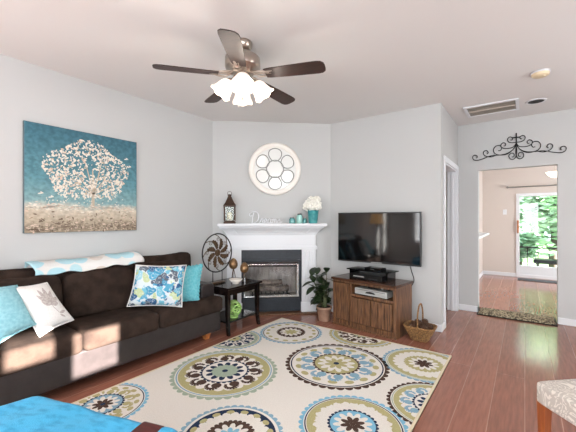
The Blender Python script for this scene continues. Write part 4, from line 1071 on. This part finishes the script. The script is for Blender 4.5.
# mat on the threshold
mq = MB()
X0m, X1m, Y0m, Y1m = -.545, .325, 5.30, 5.68
mr = random.Random(9)
tm = thing('threshold_mat', 'mottled tan and black shag mat lying across the doorway threshold', 'mat', (-.11, 5.49, 0))
def shg(u, v):
    e = min(u, 1-u, v, 1-v); return (X0m+(X1m-X0m)*u, Y0m+(Y1m-Y0m)*v, .006+.028*min(1, e*8)**.5+(mr.uniform(-.006, .006) if e > 0 else 0))
mq.grid(shg, 90, 40); mq.build('pile', 'shag', tm, smooth=False)
MB().box((X0m-.008, Y0m-.008, .0005), (X1m+.008, Y1m+.008, .012)).build('binding', 'shag_edge', tm, bevel=.003)
dm = MB().box((-.13, 8.80, .001), (1.4, 9.08, .012), 0)
tag(dm.build('door_mat', 'dark_mat', loc=(.6, 8.87, 0), bevel=.004), 'charcoal mat on the floor in front of the sliding glass door', 'mat')
# back room: light switch, curtain rod, hanging light
sw = thing('light_switch', 'white light switch plate on the wall left of the sliding glass door', 'light switch', (-.385, YF, 1.515))
MB().box((-.038, -.006, -.06), (.038, -.0005, .06)).build('plate', 'white', sw, local=True, bevel=.003)
MB().box((-.012, -.010, -.025), (.012, -.005, .025)).build('toggle', 'white', sw, local=True)
cr = thing('curtain_rod', 'thin grey curtain rod on the wall above the sliding glass door', 'curtain rod', (.75, YF-.08, 2.09))
MB().tube([(-1.06, 0, 0), (1.1, 0, 0)], .013, 8).build('rod', 'grey_line', cr, local=True)
for x in (-1.08, 1.12): MB().ball((x, 0, 0), .025, 12, 8).build('finial', 'grey_line', cr, local=True)
for x in (-.98, 0, 1.02): MB().box((x-.008, -.012, -.012), (x+.008, .079, .012)).build('bracket', 'grey_line', cr, local=True)
pn = thing('pendant_light', 'white glass bowl light hanging in the room beyond the doorway', 'ceiling light', (.46, 8.0, HC))
MB().lathe([(.0, -.001), (.06, -.001), (.055, -.03), (.0, -.035)], n=20).build('canopy', 'nickel', pn, local=True)
MB().tube([(0, 0, -.03), (0, 0, -.47)], .006, 6).build('stem', 'nickel', pn, local=True)
MB().lathe([(.0, -.61), (.05, -.60), (.10, -.56), (.135, -.51), (.14, -.495), (.132, -.495), (.09, -.545), (.0, -.59)], n=28).build('bowl', 'pendant', pn, local=True)
for i in range(3): MB().tube([(0, 0, -.46), (.135*math.cos(i*2.09), .135*math.sin(i*2.09), -.497)], .004, 6).build('bowl_arm', 'nickel', pn, local=True)

# ------------------------------------------------------------ foreground: draped armchair, upholstered stool
uA = Vector((.955, .297, 0)).normalized(); uB = Vector((.297, -.955, 0))
CO = Vector((-2.075, .625, 0))
ar = math.atan2(uA.y, uA.x)
XA = Matrix.Translation(CO) @ Matrix.Rotation(ar, 4, 'Z')        # local x along the far edge, -y toward the viewer
ac = thing('armchair', 'wooden armchair under a bright blue plush throw in the near left corner', 'armchair', tuple(CO), ar)
MB().soft((.03, -.70, .20), (.86, -.03, .412), p=9, d=10).build('seat', 'suede', ac, local=True, merge=1e-4)
for x, y in ((.05, -.09), (.75, -.09), (.05, -.66), (.75, -.66)): MB().taper(.0125, .22, (x-.02, y-.02, x+.02, y+.02), (x-.028, y-.028, x+.028, y+.028)).build('leg', 'mahogany', ac, local=True)
MB().box((.715, -.72, .40), (.84, -.035, .452)).build('armrest', 'mahogany', ac, local=True, bevel=.016, seg=4)
MB().box((.72, -.10, .20), (.775, -.05, .41)).build('arm_post', 'mahogany', ac, local=True, bevel=.006)
MB().box((.72, -.70, .20), (.775, -.65, .41)).build('arm_post', 'mahogany', ac, local=True, bevel=.006)
def plu(u, v):
    y = -.76+.76*v; xl = .02+.6*max(y, -.28); x = xl+(.925-xl)*u
    e1 = max(0, (x-.855)/.07); e2 = max(0, (y+.06)/.06); e3 = max(0, (.05-(x-xl))/.05)
    z = .434-.05*e1**2-.06*e2**2-.06*e3**2+.005*math.sin(x*9+y*6)+.003*math.sin(x*23-y*17)
    if v > .985: z = .15
    if u > .985: z = min(z, .2)
    if u < .015: z = min(z, .2)
    return (x, y, z)
pq = MB().grid(plu, 70, 66)
po = pq.build('plush_throw', 'plush', None, local=True); po.location = CO; po.rotation_euler = (0, 0, ar)
d_ = po.modifiers.new('solid', 'SOLIDIFY'); d_.thickness = .01; d_.offset = 1
tag(po, 'bright blue plush throw spread over the seat of the wooden armchair', 'blanket')

S0 = Vector((.045, 2.262, 0)); sa_ = math.atan2(-.733, .68)
st = thing('upholstered_stool', 'square stool with cream damask seat and orange wood legs at the right edge', 'stool', tuple(S0), sa_)
SZ_ = .50
MB().soft((-.005, -.005, .342), (SZ_+.018, SZ_+.018, .456), p=16, d=12).build('seat', 'damask', st, local=True, merge=1e-4)
MB().box((.06, .06, .315), (SZ_-.06, .08, .35)).box((.06, SZ_-.08, .315), (SZ_-.06, SZ_-.06, .35)).box((.06, .08, .315), (.08, SZ_-.08, .35)).box((SZ_-.08, .08, .315), (SZ_-.06, SZ_-.08, .35)).build('apron', 'chair_wood', st, local=True)
for x in (.004, SZ_-.048):
    for y in (.004, SZ_-.048): MB().taper(0, .352, (x+.008, y+.008, x+.042, y+.042), (x, y, x+.05, y+.05)).build('leg', 'chair_wood', st, local=True, bevel=.004)

# floor lamp by the near end of the sofa (seen as a reflection in the television)
fl_ = thing('floor_lamp', 'floor lamp with lit cream shade standing by the near end of the sofa', 'lamp', (-3.2, -.25, 0))
MB().lathe([(.0, .001), (.14, .001), (.14, .02), (.03, .035), (.0, .035)], n=28).build('base', 'bronze', fl_, local=True)
MB().tube([(0, 0, .03), (0, 0, 1.28)], .011, 8).build('pole', 'bronze', fl_, local=True)
MB().lathe([(.20, 1.22), (.14, 1.50), (.136, 1.50), (.196, 1.22)], n=32).build('lamp_shade', 'lamp_shade', fl_, local=True)
MB().tube([(0, 0, 1.28), (0, .10, 1.40), (0, .138, 1.49)], .004, 6).build('shade_arm', 'bronze', fl_, local=True)
